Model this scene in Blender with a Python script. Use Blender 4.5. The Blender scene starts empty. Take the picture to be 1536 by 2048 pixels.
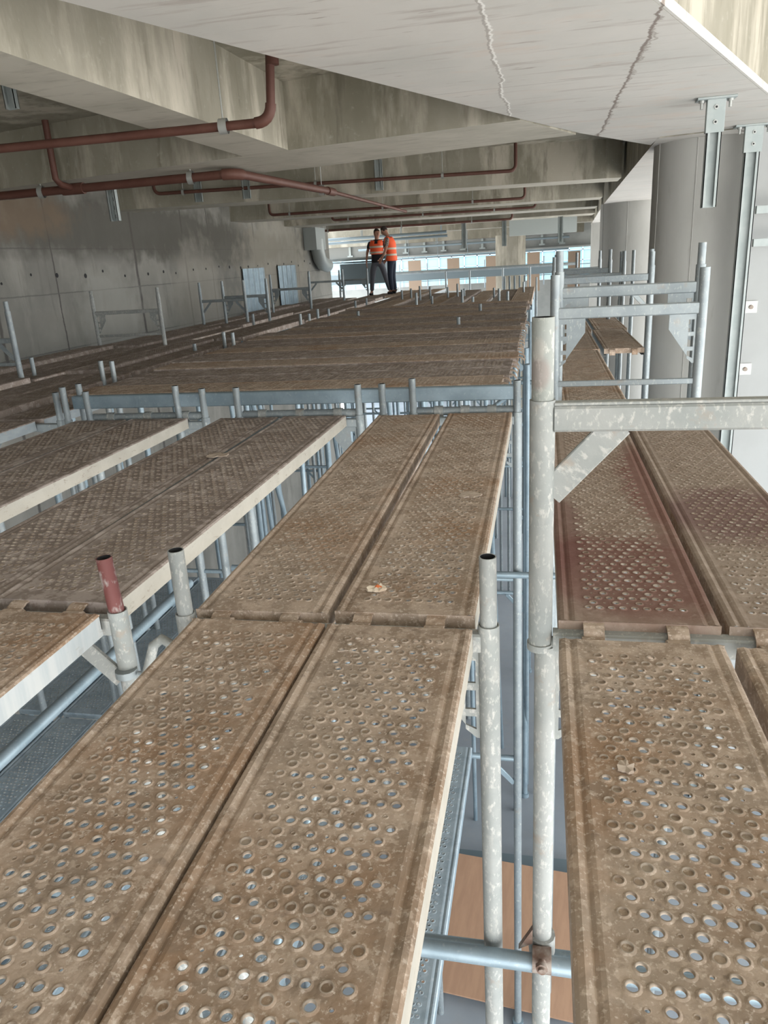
import bpy, bmesh, math, random
from mathutils import Vector, Matrix
random.seed(7)
S = bpy.context.scene
COL = S.collection

# ------------------------------------------------------------------ camera, world, exposure
YAW, PITCH, ROLL, FPX = -12.422, -18.604, 3.506, 1493.3
def cam_matrix():
    y, p, r = map(math.radians, (YAW, PITCH, ROLL))
    fwd = Vector((math.sin(y)*math.cos(p), math.cos(y)*math.cos(p), math.sin(p)))
    right = Vector((math.cos(y), -math.sin(y), 0)); down = fwd.cross(right)
    c, s = math.cos(r), math.sin(r)
    r2 = c*right + s*down; d2 = -s*right + c*down
    m = Matrix((r2, -d2, -fwd)).transposed().to_4x4()
    m.translation = Vector((0, 0, 1.0))
    return m
cam = bpy.data.cameras.new('camera'); co = bpy.data.objects.new('camera', cam); COL.objects.link(co)
cam.sensor_fit = 'VERTICAL'; cam.sensor_height = 36; cam.sensor_width = 27; cam.lens = FPX/2048*36
cam.clip_start = 0.05; cam.clip_end = 500
co.matrix_world = cam_matrix(); S.camera = co

SKY_STRENGTH = 3.6
w = bpy.data.worlds.new('overcast_sky'); S.world = w; w.use_nodes = True
nt = w.node_tree; nt.nodes.clear()
o_ = nt.nodes.new('ShaderNodeOutputWorld'); bg = nt.nodes.new('ShaderNodeBackground')
tc = nt.nodes.new('ShaderNodeTexCoord'); sx = nt.nodes.new('ShaderNodeSeparateXYZ'); cr = nt.nodes.new('ShaderNodeValToRGB')
mp = nt.nodes.new('ShaderNodeMapRange'); mp.inputs[1].default_value = -1; mp.inputs[2].default_value = 1
nt.links.new(tc.outputs['Generated'], sx.inputs[0]); nt.links.new(sx.outputs[2], mp.inputs[0]); nt.links.new(mp.outputs[0], cr.inputs[0])
e = cr.color_ramp.elements; e[0].position = 0.0; e[0].color = (.95, .92, .87, 1); e[1].position = 1.0; e[1].color = (.72, .86, 1, 1)
k = e.new(.48); k.color = (.92, .91, .88, 1); k = e.new(.52); k.color = (.95, .98, 1, 1)
nt.links.new(cr.outputs[0], bg.inputs[0]); bg.inputs[1].default_value = SKY_STRENGTH; nt.links.new(bg.outputs[0], o_.inputs[0])
S.view_settings.view_transform = 'Standard'; S.view_settings.look = 'None'; S.view_settings.gamma = 1
S.view_settings.use_curve_mapping = False; S.view_settings.exposure = 0.72

# ------------------------------------------------------------------ materials
def mat(name, base, rough=.7, metal=0.0, layers=(), bump=None, spec=.4):
    """layers: (kind, scale, lo, hi, colour, amount, stretch) mixed over the base in turn"""
    if name.startswith('plank') and 'side' not in name:      # scales every mud and rim tone up to brighten the decks
        kf = (1.20, 1.17, 1.17); base = tuple(c*f for c, f in zip(base, kf)); layers = [(a, b_, c, d, tuple(q*f for q, f in zip(e_, kf)), g, h) for a, b_, c, d, e_, g, h in layers]
    m = bpy.data.materials.new(name); m.use_nodes = True; t = m.node_tree; N = t.nodes; L = t.links
    b = N['Principled BSDF']; b.inputs['Roughness'].default_value = rough; b.inputs['Metallic'].default_value = metal
    b.inputs['Specular IOR Level'].default_value = spec
    tcn = N.new('ShaderNodeTexCoord'); inf = N.new('ShaderNodeObjectInfo')
    off = N.new('ShaderNodeVectorMath'); off.operation = 'MULTIPLY_ADD'
    L.new(inf.outputs['Random'], off.inputs[0]); off.inputs[1].default_value = (37, 53, 29); L.new(tcn.outputs['Object'], off.inputs[2])
    src = off.outputs[0] if 'plank' in name or 'galvan' in name else tcn.outputs['Object']
    cur = None
    for kind, scale, lo, hi, col, amt, st in layers:
        mpn = N.new('ShaderNodeMapping'); mpn.inputs['Scale'].default_value = st; L.new(src, mpn.inputs[0])
        if kind == 'noise':
            x = N.new('ShaderNodeTexNoise'); x.inputs['Scale'].default_value = scale; x.inputs['Detail'].default_value = 6
            x.inputs['Roughness'].default_value = .62; v = x.outputs[0]
        elif kind == 'voronoi':
            x = N.new('ShaderNodeTexVoronoi'); x.inputs['Scale'].default_value = scale; v = x.outputs['Distance']
        L.new(mpn.outputs[0], x.inputs['Vector'])
        r = N.new('ShaderNodeMapRange'); r.inputs[1].default_value = lo; r.inputs[2].default_value = hi
        r.inputs[3].default_value = 0; r.inputs[4].default_value = amt; L.new(v, r.inputs[0])
        mx = N.new('ShaderNodeMix'); mx.data_type = 'RGBA'; L.new(r.outputs[0], mx.inputs[0])
        if cur is None: mx.inputs[6].default_value = (*base, 1)
        else: L.new(cur, mx.inputs[6])
        mx.inputs[7].default_value = (*col, 1); cur = mx.outputs[2]
    if cur is None: b.inputs['Base Color'].default_value = (*base, 1)
    else: L.new(cur, b.inputs['Base Color'])
    m['cur'] = 1
    if bump:
        sc, strength, dist = bump
        x = N.new('ShaderNodeTexNoise'); x.inputs['Scale'].default_value = sc; x.inputs['Detail'].default_value = 5; L.new(src, x.inputs['Vector'])
        bp = N.new('ShaderNodeBump'); bp.inputs['Strength'].default_value = strength; bp.inputs['Distance'].default_value = dist
        L.new(x.outputs[0], bp.inputs['Height']); L.new(bp.outputs[0], b.inputs['Normal'])
    return m
def lines(m, specs):
    """seams in object space: (axis, position, wobble, halfwidth, colour, amount)"""
    t = m.node_tree; N = t.nodes; L = t.links; b = N['Principled BSDF']
    tcn = N.new('ShaderNodeTexCoord'); sp = N.new('ShaderNodeSeparateXYZ'); L.new(tcn.outputs['Object'], sp.inputs[0])
    nz = N.new('ShaderNodeTexNoise'); nz.inputs['Scale'].default_value = 2.2; nz.inputs['Detail'].default_value = 9; nz.inputs['Roughness'].default_value = .75
    L.new(tcn.outputs['Object'], nz.inputs['Vector'])
    for ax, pos, wob, hw, col, amt in specs:
        a = N.new('ShaderNodeMath'); a.operation = 'MULTIPLY_ADD'; L.new(nz.outputs[0], a.inputs[0]); a.inputs[1].default_value = wob; L.new(sp.outputs[ax], a.inputs[2])
        s = N.new('ShaderNodeMath'); s.operation = 'SUBTRACT'; L.new(a.outputs[0], s.inputs[0]); s.inputs[1].default_value = pos + wob*.5
        ab = N.new('ShaderNodeMath'); ab.operation = 'ABSOLUTE'; L.new(s.outputs[0], ab.inputs[0])
        r = N.new('ShaderNodeMapRange'); r.inputs[1].default_value = hw; r.inputs[2].default_value = hw*.4; r.inputs[3].default_value = 0; r.inputs[4].default_value = amt
        L.new(ab.outputs[0], r.inputs[0])
        mx = N.new('ShaderNodeMix'); mx.data_type = 'RGBA'; L.new(r.outputs[0], mx.inputs[0])
        inp = b.inputs['Base Color']
        if inp.links: L.new(inp.links[0].from_socket, mx.inputs[6])
        else: mx.inputs[6].default_value = inp.default_value
        mx.inputs[7].default_value = (*col, 1); L.new(mx.outputs[2], inp)
def spots(m, specs):
    """soft patches in object space: (centre, radii, colour, amount)"""
    t = m.node_tree; N = t.nodes; L = t.links; b = N['Principled BSDF']
    tcn = N.new('ShaderNodeTexCoord'); nz = N.new('ShaderNodeTexNoise'); nz.inputs['Scale'].default_value = 3.5; nz.inputs['Detail'].default_value = 7
    L.new(tcn.outputs['Object'], nz.inputs['Vector'])
    for c, rad, col, amt in specs:
        s = N.new('ShaderNodeVectorMath'); s.operation = 'SUBTRACT'; L.new(tcn.outputs['Object'], s.inputs[0]); s.inputs[1].default_value = c
        d = N.new('ShaderNodeVectorMath'); d.operation = 'DIVIDE'; L.new(s.outputs[0], d.inputs[0]); d.inputs[1].default_value = rad
        ln = N.new('ShaderNodeVectorMath'); ln.operation = 'LENGTH'; L.new(d.outputs[0], ln.inputs[0])
        a = N.new('ShaderNodeMath'); a.operation = 'MULTIPLY_ADD'; L.new(nz.outputs[0], a.inputs[0]); a.inputs[1].default_value = 1.1; L.new(ln.outputs['Value'], a.inputs[2])
        r = N.new('ShaderNodeMapRange'); r.inputs[1].default_value = 1.65; r.inputs[2].default_value = 1.2; r.inputs[3].default_value = 0; r.inputs[4].default_value = amt
        L.new(a.outputs[0], r.inputs[0])
        mx = N.new('ShaderNodeMix'); mx.data_type = 'RGBA'; L.new(r.outputs[0], mx.inputs[0])
        inp = b.inputs['Base Color']
        if inp.links: L.new(inp.links[0].from_socket, mx.inputs[6])
        else: mx.inputs[6].default_value = inp.default_value
        mx.inputs[7].default_value = (*col, 1); L.new(mx.outputs[2], inp)

one = (1, 1, 1)
M = {}
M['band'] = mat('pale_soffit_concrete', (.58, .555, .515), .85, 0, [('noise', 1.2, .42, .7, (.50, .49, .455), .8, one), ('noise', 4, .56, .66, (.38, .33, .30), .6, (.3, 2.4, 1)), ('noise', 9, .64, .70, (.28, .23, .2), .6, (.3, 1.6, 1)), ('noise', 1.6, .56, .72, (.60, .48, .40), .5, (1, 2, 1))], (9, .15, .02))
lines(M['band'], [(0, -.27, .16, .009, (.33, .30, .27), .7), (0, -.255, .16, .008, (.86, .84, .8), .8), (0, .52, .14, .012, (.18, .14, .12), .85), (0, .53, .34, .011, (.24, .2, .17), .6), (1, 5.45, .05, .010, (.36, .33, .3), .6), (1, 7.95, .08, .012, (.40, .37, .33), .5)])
M['beam_dim'] = mat('dimmed_far_beam_concrete', (.20, .185, .15), .85, 0, [('noise', .9, .38, .62, (.13, .12, .09), .85, (1, 1, .5)), ('noise', 2.2, .5, .62, (.27, .25, .205), .75, (1, 1, .25))], (11, .25, .02))  # beam concrete darkened in colour to tone down light from the far opening
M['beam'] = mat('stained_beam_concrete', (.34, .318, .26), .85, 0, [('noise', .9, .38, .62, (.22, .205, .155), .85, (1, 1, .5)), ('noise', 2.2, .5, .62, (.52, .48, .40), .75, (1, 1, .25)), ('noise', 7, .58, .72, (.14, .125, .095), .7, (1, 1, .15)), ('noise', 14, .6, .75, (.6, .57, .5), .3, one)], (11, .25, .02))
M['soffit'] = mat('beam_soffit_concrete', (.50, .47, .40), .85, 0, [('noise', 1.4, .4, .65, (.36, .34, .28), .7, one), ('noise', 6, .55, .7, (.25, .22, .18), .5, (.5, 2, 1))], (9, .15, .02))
M['wall'] = mat('board_marked_wall_concrete', (.245, .238, .215), .88, 0, [('noise', .45, .42, .6, (.17, .167, .15), .8, one), ('noise', 1.8, .5, .65, (.32, .31, .28), .5, (1, 1, .35)), ('noise', 5, .6, .75, (.12, .115, .10), .6, (1, 1, .12))], (10, .2, .02))
M['column'] = mat('smooth_column_concrete', (.42, .415, .39), .8, 0, [('noise', 1.5, .42, .66, (.35, .345, .32), .8, (1, 1, .35)), ('noise', 9, .62, .76, (.25, .23, .2), .4, (1, 1, .2))], (12, .12, .01))
M['white_wall'] = mat('pale_painted_wall', (.40, .41, .405), .8, 0, [('noise', 1.2, .45, .7, (.35, .355, .35), .7, one), ('noise', 14, .68, .78, (.45, .43, .4), .5, one)], (12, .1, .01))
M['floor'] = mat('dusty_ground_slab', (.29, .315, .34), .85, 0, [('noise', .6, .4, .65, (.23, .25, .275), .8, one), ('noise', 6, .55, .7, (.3, .3, .3), .4, one)], (10, .1, .01))
M['mud'] = mat('plank_mud', (.27, .205, .15), .85, .05, [('noise', 3.2, .4, .62, (.35, .29, .23), .8, (1, .6, 1)), ('noise', 11, .48, .56, (.44, .355, .28), .75, one), ('noise', 1.6, .50, .64, (.27, .17, .10), .75, one), ('noise', 7, .58, .66, (.20, .155, .115), .6, one), ('noise', 38, .55, .60, (.50, .415, .335), .5, one), ('noise', 110, .56, .64, (.62, .55, .47), .55, one), ('noise', 26, .6, .7, (.13, .10, .08), .45, one)], (70, .5, .004))
M['mud_dark'] = mat('plank_dark_mud', (.205, .168, .143), .85, .05, [('noise', 3.2, .4, .62, (.275, .235, .205), .8, (1, .6, 1)), ('noise', 12, .50, .56, (.39, .34, .305), .75, one), ('noise', 2, .53, .66, (.17, .13, .10), .4, one), ('noise', 50, .56, .68, (.42, .38, .33), .6, one)], (70, .5, .004))
M['mud_red'] = mat('plank_mud_with_red_paint', (.245, .185, .14), .8, .15, [('noise', 3.2, .4, .62, (.31, .25, .20), .8, (1, .6, 1)), ('noise', 14, .48, .6, (.36, .29, .235), .6, one), ('noise', 50, .56, .68, (.48, .41, .35), .4, one)], (70, .5, .004))
spots(M['mud_red'], [((-.02, .35, 0), (.42, .36, 1), (.17, .05, .042), .62), ((.2, 1.35, 0), (.13, .75, 1), (.19, .055, .045), .6), ((-.2, .75, 0), (.1, .5, 1), (.16, .055, .05), .5)])
M['mud_purple'] = mat('plank_mud_with_faded_paint', (.26, .205, .16), .8, .15, [('noise', 3.2, .4, .62, (.33, .27, .22), .8, (1, .6, 1)), ('noise', 14, .48, .6, (.38, .31, .255), .6, one), ('noise', 50, .56, .68, (.48, .41, .35), .4, one)], (70, .5, .004))
spots(M['mud_purple'], [((.0, .95, 0), (.3, .35, 1), (.17, .085, .08), .7)])
M['rim'] = mat('plank_worn_rim', (.29, .235, .18), .55, .25, [('noise', 9, .42, .56, (.42, .37, .31), .8, one), ('noise', 30, .5, .62, (.25, .19, .14), .7, one)])
M['side'] = mat('plank_side_steel', (.29, .33, .35), .55, .25, [('noise', 5, .45, .65, (.38, .41, .42), .7, (1, 1, 3)), ('noise', 14, .58, .7, (.42, .36, .30), .7, one)], (40, .15, .003))
M['side_cream'] = mat('plank_side_cement_splashed', (.43, .40, .345), .75, .05, [('noise', 5, .42, .6, (.50, .47, .41), .7, one), ('noise', 18, .6, .7, (.25, .20, .15), .7, (1, 1, 3))], (40, .3, .004))
M['galv'] = mat('galvanised_steel', (.31, .345, .355), .5, .35, [('noise', 5, .42, .6, (.24, .275, .29), .8, one), ('noise', 60, .56, .68, (.50, .51, .49), .6, (1, 1, .5)), ('noise', 9, .6, .72, (.33, .29, .24), .55, one)], (45, .2, .003))
M['galv_blue'] = mat('galvanised_steel_clean', (.30, .38, .43), .45, .4, [('noise', 6, .42, .6, (.23, .305, .35), .8, one), ('noise', 45, .58, .7, (.45, .5, .53), .5, one)])
M['galv_dusty'] = mat('galvanised_steel_cement_dusted', (.34, .35, .335), .7, .15, [('noise', 4, .42, .6, (.27, .29, .28), .8, one), ('noise', 70, .54, .64, (.52, .51, .48), .75, (1, 1, .5)), ('noise', 26, .6, .68, (.44, .43, .40), .5, (1, 1, .4)), ('noise', 9, .6, .7, (.34, .27, .21), .6, one)], (60, .35, .003))
M['galv_patch'] = mat('galvanised_steel_pink_patch', (.29, .305, .285), .7, .15, [('noise', 70, .54, .64, (.52, .51, .47), .75, (1, 1, .5)), ('noise', 6, .42, .6, (.25, .27, .24), .7, one)], (60, .35, .003))
spots(M['galv_patch'], [((-.01, -.02, .09), (.03, .05, .045), (.27, .20, .18), .5), ((-.01, -.03, .15), (.016, .05, .03), (.42, .39, .35), .5)])
M['red_tube'] = mat('galvanised_red_painted', (.16, .055, .05), .65, .05, [('noise', 24, .5, .58, (.36, .32, .30), .8, (1, 1, .5))], (50, .2, .003))
M['pipe'] = mat('red_primed_pipe', (.095, .038, .027), .6, .05, [('noise', 4, .45, .65, (.13, .06, .044), .7, one)])
M['clamp'] = mat('zinc_clamp', (.42, .43, .41), .45, .5)
M['strut'] = mat('zinc_strut_channel', (.32, .36, .355), .5, .3, [('noise', 6, .45, .6, (.40, .43, .42), .6, one)])
M['black'] = mat('dark_opening', (.02, .02, .022), .8)
M['deck_blue'] = mat('galvanised_lower_deck', (.40, .475, .52), .5, .2, [('noise', 8, .45, .6, (.30, .37, .42), .8, one), ('noise', 30, .55, .68, (.55, .6, .63), .6, one)])
M['side_pale'] = mat('plank_side_streaked', (.40, .43, .44), .6, .15, [('noise', 4, .45, .6, (.50, .51, .50), .8, (1, 3, .3)), ('noise', 14, .6, .7, (.28, .23, .18), .5, (1, 1, 3))])
M['rust'] = mat('rusty_coupler', (.20, .13, .10), .7, .4, [('noise', 14, .45, .6, (.38, .34, .30), .8, one)])
M['plywood'] = mat('brown_plywood', (.45, .27, .17), .75, 0, [('noise', 2, .4, .6, (.38, .22, .14), .7, (6, 1, 1))])
M['cardboard'] = mat('tan_board', (.25, .185, .135), .8)
M['fascia'] = mat('pale_fascia_panel', (.25, .26, .25), .7, 0, [('noise', 1.5, .45, .6, (.21, .22, .215), .7, one)])
M['glass_far'] = mat('pale_tinted_glazing', (.21, .33, .37), .2, 0)
M['mullion'] = mat('grey_mullion', (.30, .36, .40), .5, .2)
M['dark_steel'] = mat('dark_blue_steel', (.16, .20, .22), .5, .3)  # plain dark blue-grey base colour
M['duct'] = mat('grey_sheet_duct', (.34, .37, .36), .5, .3)
M['orange'] = mat('orange_vest_cloth', (.95, .13, .045), .7)
M['reflect'] = mat('grey_reflective_tape', (.60, .52, .42), .5)
M['navy'] = mat('navy_cloth', (.022, .03, .05), .85)
M['jeans'] = mat('grey_denim', (.10, .105, .125), .85)
M['black_cloth'] = mat('black_cloth', (.015, .015, .02), .85)
M['plaid'] = mat('brown_grey_sleeve', (.16, .13, .11), .85, 0, [('noise', 30, .5, .55, (.4, .38, .36), .8, one)])
M['skin'] = mat('tanned_skin', (.36, .19, .13), .6)
M['hair'] = mat('dark_hair', (.03, .022, .018), .8)
M['lips'] = mat('lip_skin', (.28, .10, .08), .6)
M['eye'] = mat('eye_dark', (.02, .02, .02), .3)
M['paper'] = mat('cream_scrap', (.72, .62, .48), .7, 0, [('noise', 18, .5, .6, (.5, .36, .25), .6, one)])
M['orange_peel'] = mat('orange_smear', (.62, .16, .05), .6)
M['dry_mud'] = mat('dry_mud_flake', (.50, .41, .33), .9, 0, [('noise', 25, .5, .6, (.4, .31, .24), .7, one)])

# ------------------------------------------------------------------ mesh helpers
class MB:
    def __init__(s): s.v = []; s.f = []; s.m = []; s.sm = []
    def add(s, vs, fs, mi=0, smooth=False):
        n = len(s.v); s.v += [tuple(p) for p in vs]
        for f in fs: s.f.append([n+i for i in f]); s.m.append(mi); s.sm.append(smooth)
    def box(s, a, b, mi=0):
        x0, y0, z0 = a; x1, y1, z1 = b
        s.add([(x0,y0,z0),(x1,y0,z0),(x1,y1,z0),(x0,y1,z0),(x0,y0,z1),(x1,y0,z1),(x1,y1,z1),(x0,y1,z1)],
              [(0,3,2,1),(4,5,6,7),(0,1,5,4),(1,2,6,5),(2,3,7,6),(3,0,4,7)], mi)
    def rbox(s, a, b, c=.004, mi=0):
        """box with chamfered edges along its longest run"""
        d = [b[i]-a[i] for i in range(3)]; ax = d.index(max(d)); u, v = [i for i in range(3) if i != ax]
        prof = [(a[u]+c,a[v]),(b[u]-c,a[v]),(b[u],a[v]+c),(b[u],b[v]-c),(b[u]-c,b[v]),(a[u]+c,b[v]),(a[u],b[v]-c),(a[u],a[v]+c)]
        vs = []
        for e in (a[ax], b[ax]):
            for p in prof:
                q = [0,0,0]; q[ax] = e; q[u] = p[0]; q[v] = p[1]; vs.append(q)
        fs = [(i,(i+1)%8,8+(i+1)%8,8+i) for i in range(8)] + [tuple(range(7,-1,-1)), tuple(range(8,16))]
        s.add(vs, fs, mi)
    def tube(s, p0, p1, r, n=14, wall=None, mi=0, r1=None, mi_in=None):
        p0 = Vector(p0); p1 = Vector(p1); d = (p1-p0).normalized(); r1 = r1 or r
        u = d.orthogonal().normalized(); w_ = d.cross(u)
        ring = lambda c, rr: [c + (u*math.cos(2*math.pi*i/n) + w_*math.sin(2*math.pi*i/n))*rr for i in range(n)]
        vs = ring(p0, r) + ring(p1, r1)
        side = [(i,(i+1)%n,n+(i+1)%n,n+i) for i in range(n)]
        s.add(vs, side, mi, True)
        if wall is None: s.add(ring(p0, r), [tuple(range(n-1,-1,-1))], mi); s.add(ring(p1, r1), [tuple(range(n))], mi)
        else:
            ri = r1-wall; dep = min(.12, (p1-p0).length*.9)
            s.add(ring(p1, r1)+ring(p1, ri), side, mi)
            s.add(ring(p1, ri)+ring(p1-d*dep, ri), side, mi if mi_in is None else mi_in, True)
            s.add(ring(p1-d*dep, ri), [tuple(range(n))], mi if mi_in is None else mi_in)
            s.add(ring(p0, r), [tuple(range(n-1,-1,-1))], mi)
    def path(s, pts, r, n=10, mi=0):
        """smooth round pipe along a list of points"""
        pts = [Vector(p) for p in pts]; rings = []
        u = (pts[1]-pts[0]).orthogonal().normalized()
        for i, p in enumerate(pts):
            d = (pts[min(i+1,len(pts)-1)]-pts[max(i-1,0)]).normalized()
            u = (u - d*u.dot(d)).normalized(); w_ = d.cross(u)
            rings += [p + (u*math.cos(2*math.pi*k/n)+w_*math.sin(2*math.pi*k/n))*r for k in range(n)]
        fs = []
        for i in range(len(pts)-1):
            fs += [(i*n+k, i*n+(k+1)%n, (i+1)*n+(k+1)%n, (i+1)*n+k) for k in range(n)]
        s.add(rings, fs, mi, True)
        s.add(rings[:n], [tuple(range(n-1,-1,-1))], mi); s.add(rings[-n:], [tuple(range(n))], mi)
    def prism(s, poly, z0, z1, mi=0, mb=None, mt=None):
        n = len(poly); vs = [(x,y,z0) for x,y in poly] + [(x,y,z1) for x,y in poly]
        s.add(vs, [(i,(i+1)%n,n+(i+1)%n,n+i) for i in range(n)], mi)
        s.add(vs, [tuple(range(n-1,-1,-1))], mi if mb is None else mb); s.add(vs, [tuple(range(n,2*n))], mi if mt is None else mt)
    def plate(s, poly, ax, a, b, mi=0):
        """polygon in the two other axes, thick from a to b along ax"""
        o2 = [i for i in range(3) if i != ax]; vs = []
        for e_ in (a, b):
            for p in poly:
                q = [0,0,0]; q[ax] = e_; q[o2[0]] = p[0]; q[o2[1]] = p[1]; vs.append(q)
        n = len(poly)
        s.add(vs, [(i,(i+1)%n,n+(i+1)%n,n+i) for i in range(n)] + [tuple(range(n-1,-1,-1)), tuple(range(n,2*n))], mi)
    def xform(s, mtx): s.v = [tuple(mtx @ Vector(p)) for p in s.v]; return s
    def mesh(s, name, mats):
        me = bpy.data.meshes.new(name); me.from_pydata(s.v, [], s.f)
        for m_ in mats: me.materials.append(m_)
        me.polygons.foreach_set('material_index', s.m); me.polygons.foreach_set('use_smooth', s.sm); me.update()
        return me
    def build(s, name, mats, parent=None, fix=True):
        if not isinstance(mats, (list, tuple)): mats = [mats]
        me = s.mesh(name, mats)
        if fix:
            b_ = bmesh.new(); b_.from_mesh(me); bmesh.ops.recalc_face_normals(b_, faces=b_.faces); b_.to_mesh(me); b_.free()
        return link(name, me, parent)
def link(name, me, parent=None):
    o = bpy.data.objects.new(name, me); COL.objects.link(o)
    if parent is not None: o.parent = parent
    return o
def empty(name, loc=(0,0,0), rz=0):
    o = bpy.data.objects.new(name, None); COL.objects.link(o); o.location = loc; o.rotation_euler = (0,0,rz); o.empty_display_size = .1
    return o
def tag(o, label, cat, group=None, kind=None):
    o['label'] = label; o['category'] = cat
    if group: o['group'] = group
    if kind: o['kind'] = kind
    return o
def struct(o): o['kind'] = 'structure'; return o
def copy_tree(o, parent=None):
    c = o.copy(); COL.objects.link(c); c.parent = parent
    for ch in list(o.children): copy_tree(ch, c)
    return c

# ------------------------------------------------------------------ the setting
GZ = -5.6; SLAB = 2.55
b = MB(); b.box((-9, -5, GZ-.2), (9, 60, GZ)); struct(b.build('floor', M['floor']))
# left wall with board joints, tie holes and a damp band
lines(M['wall'], [(1, y, .10, hw*1.2, (.075, .07, .065), .9) for y, hw in ((8.55, .035), (9.9, .018), (12.2, .04), (14.1, .035), (15.3, .02), (17.9, .03), (21.2, .03))])
lines(M['wall'], [(2, z, .04, .013, (.11, .105, .10), .7) for z in (1.42, .82, .05)])
spots(M['wall'], [((-6.7, 12.5, 1.72), (2, 5.5, .5), (.085, .08, .068), .8), ((-6.7, 16.5, 1.45), (2, 4.4, .45), (.10, .095, .08), .8), ((-6.7, 8.5, 1.9), (2, 2.2, .4), (.20, .14, .09), .6), ((-6.7, 21.6, 1.5), (2, .9, .5), (.11, .105, .09), .8),
    ((-6.7, 6.5, .6), (2, 1.2, 1.2), (.13, .13, .12), .6), ((-6.7, 11.2, .2), (2, 1.0, 1.1), (.33, .325, .30), .5), ((-6.7, 14.6, .5), (2, 1.3, 1.2), (.33, .31, .27), .5), ((-6.7, 19.5, .9), (2, 3, 1.6), (.40, .37, .31), .5)])
b = MB(); b.box((-7.0, -5, GZ), (-6.7, 24.6, SLAB+.1))
wl = struct(b.build('wall_left', M['wall']))
b = MB()
for i in range(26):
    y = 6.9 + i*.62 + random.uniform(-.12, .12); z = 1.05 + random.uniform(-.06, .06)
    b.tube((-6.72, y, z), (-6.694, y, z - .0), random.uniform(.016, .034), 8)
tie = b.build('tie_hole', M['black'], wl)
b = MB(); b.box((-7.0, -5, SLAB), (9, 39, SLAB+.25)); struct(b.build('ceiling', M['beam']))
b = MB(); b.box((-7.0, -5.3, GZ), (-1.5, -5, SLAB)); struct(b.build('wall_back_light_blocker', M['wall']))  # added unseen wall, blocks light from behind to darken the left side
b = MB()
b.prism([(-3.55,-.8),(-.55,-.8),(-.55,1.63),(1.64,6.73),(2.4,8.3),(4.6,7.9),(4.6,8.6),(3,8.9),(1.14,9.23),(.35,7.86),(-.14,6.8),(-1.25,4.3),(-1.77,3.05)][0:0] or
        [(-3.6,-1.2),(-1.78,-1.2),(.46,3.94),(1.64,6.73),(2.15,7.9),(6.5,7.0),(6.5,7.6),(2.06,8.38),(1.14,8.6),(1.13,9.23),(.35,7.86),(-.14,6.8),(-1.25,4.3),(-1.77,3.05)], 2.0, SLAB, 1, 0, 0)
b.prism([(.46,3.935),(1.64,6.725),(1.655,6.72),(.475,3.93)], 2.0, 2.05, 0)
struct(b.build('ceiling_diagonal_band', [M['band'], M['beam']]))  # sides use darker beam concrete, toning down strong side light in the colour
def beam(name, poly, z0=2.0, side='beam', bottom='soffit'):
    b = MB(); b.prism(poly, z0, SLAB, 0, 1); return struct(b.build(name, [M[side], M[bottom]]))
# trim_1: beam the diagonal band dies into
beam('trim_1', [(-6.7, 8.22), (-2.26, 7.2), (-.18, 6.77), (.30, 7.9), (-2.36, 8.56), (-6.7, 9.15)])
beam('trim_2', [(-2.93, -1.2), (-2.6, -1.2), (-2.27, 7.2), (-2.76, 7.31)])
beam('trim_3', [(-6.7, 11.75), (.98, 13.05), (1.2, 13.15), (1.2, 13.8), (-6.7, 12.45)], 2.0)
beam('trim_4', [(-6.7, 16.6), (1.25, 17.7), (1.25, 18.6), (-6.7, 17.5)])
beam('trim_5', [(-6.7, 20.3), (1.4, 21.4), (1.4, 22.6), (-6.7, 21.5)])
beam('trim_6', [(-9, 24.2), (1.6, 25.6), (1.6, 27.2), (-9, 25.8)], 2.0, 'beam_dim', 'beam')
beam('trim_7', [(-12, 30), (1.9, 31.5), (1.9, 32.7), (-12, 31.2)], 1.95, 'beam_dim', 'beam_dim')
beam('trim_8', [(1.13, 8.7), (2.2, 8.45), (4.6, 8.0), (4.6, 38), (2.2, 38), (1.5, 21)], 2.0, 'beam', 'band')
# column bases run to the ground
def column(name, x, y, r, z1=2.0, mm='column'):
    b = MB(); b.tube((x, y, GZ), (x, y, z1), r, 48)
    for a in (200, 250, 300):      # formwork seam ridges
        t = math.radians(a); b.tube((x+r*math.cos(t), y+r*math.sin(t), GZ), (x+r*math.cos(t), y+r*math.sin(t), z1), .006, 6)
    return struct(b.build(name, M[mm]))
column('concrete_column', 1.74, 9.42, .545); column('concrete_column', 2.32, 21, .88); column('concrete_column', 3.0, 36, .9); column('concrete_column', -1.3, 34, .63, 1.7, 'beam_dim')  # last column takes the darkened concrete, dimming its far light in colour
b = MB(); b.box((1.98, 8.62, GZ), (7, 8.8, 2.3)); struct(b.build('wall_right', M['white_wall']))

# distant facade edge
b = MB(); b.box((-14, 39, 1.12), (8, 39.3, 2.3)); b.box((-14, 38.6, 1.06), (8, 39.4, 1.14)); struct(b.build('wall_far', M['fascia']))
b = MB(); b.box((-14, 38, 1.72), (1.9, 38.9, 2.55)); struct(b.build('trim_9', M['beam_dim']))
b = MB(); b.box((-14, 38.8, GZ), (8, 39.3, -.35)); struct(b.build('wall_far_parapet', M['fascia']))
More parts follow.
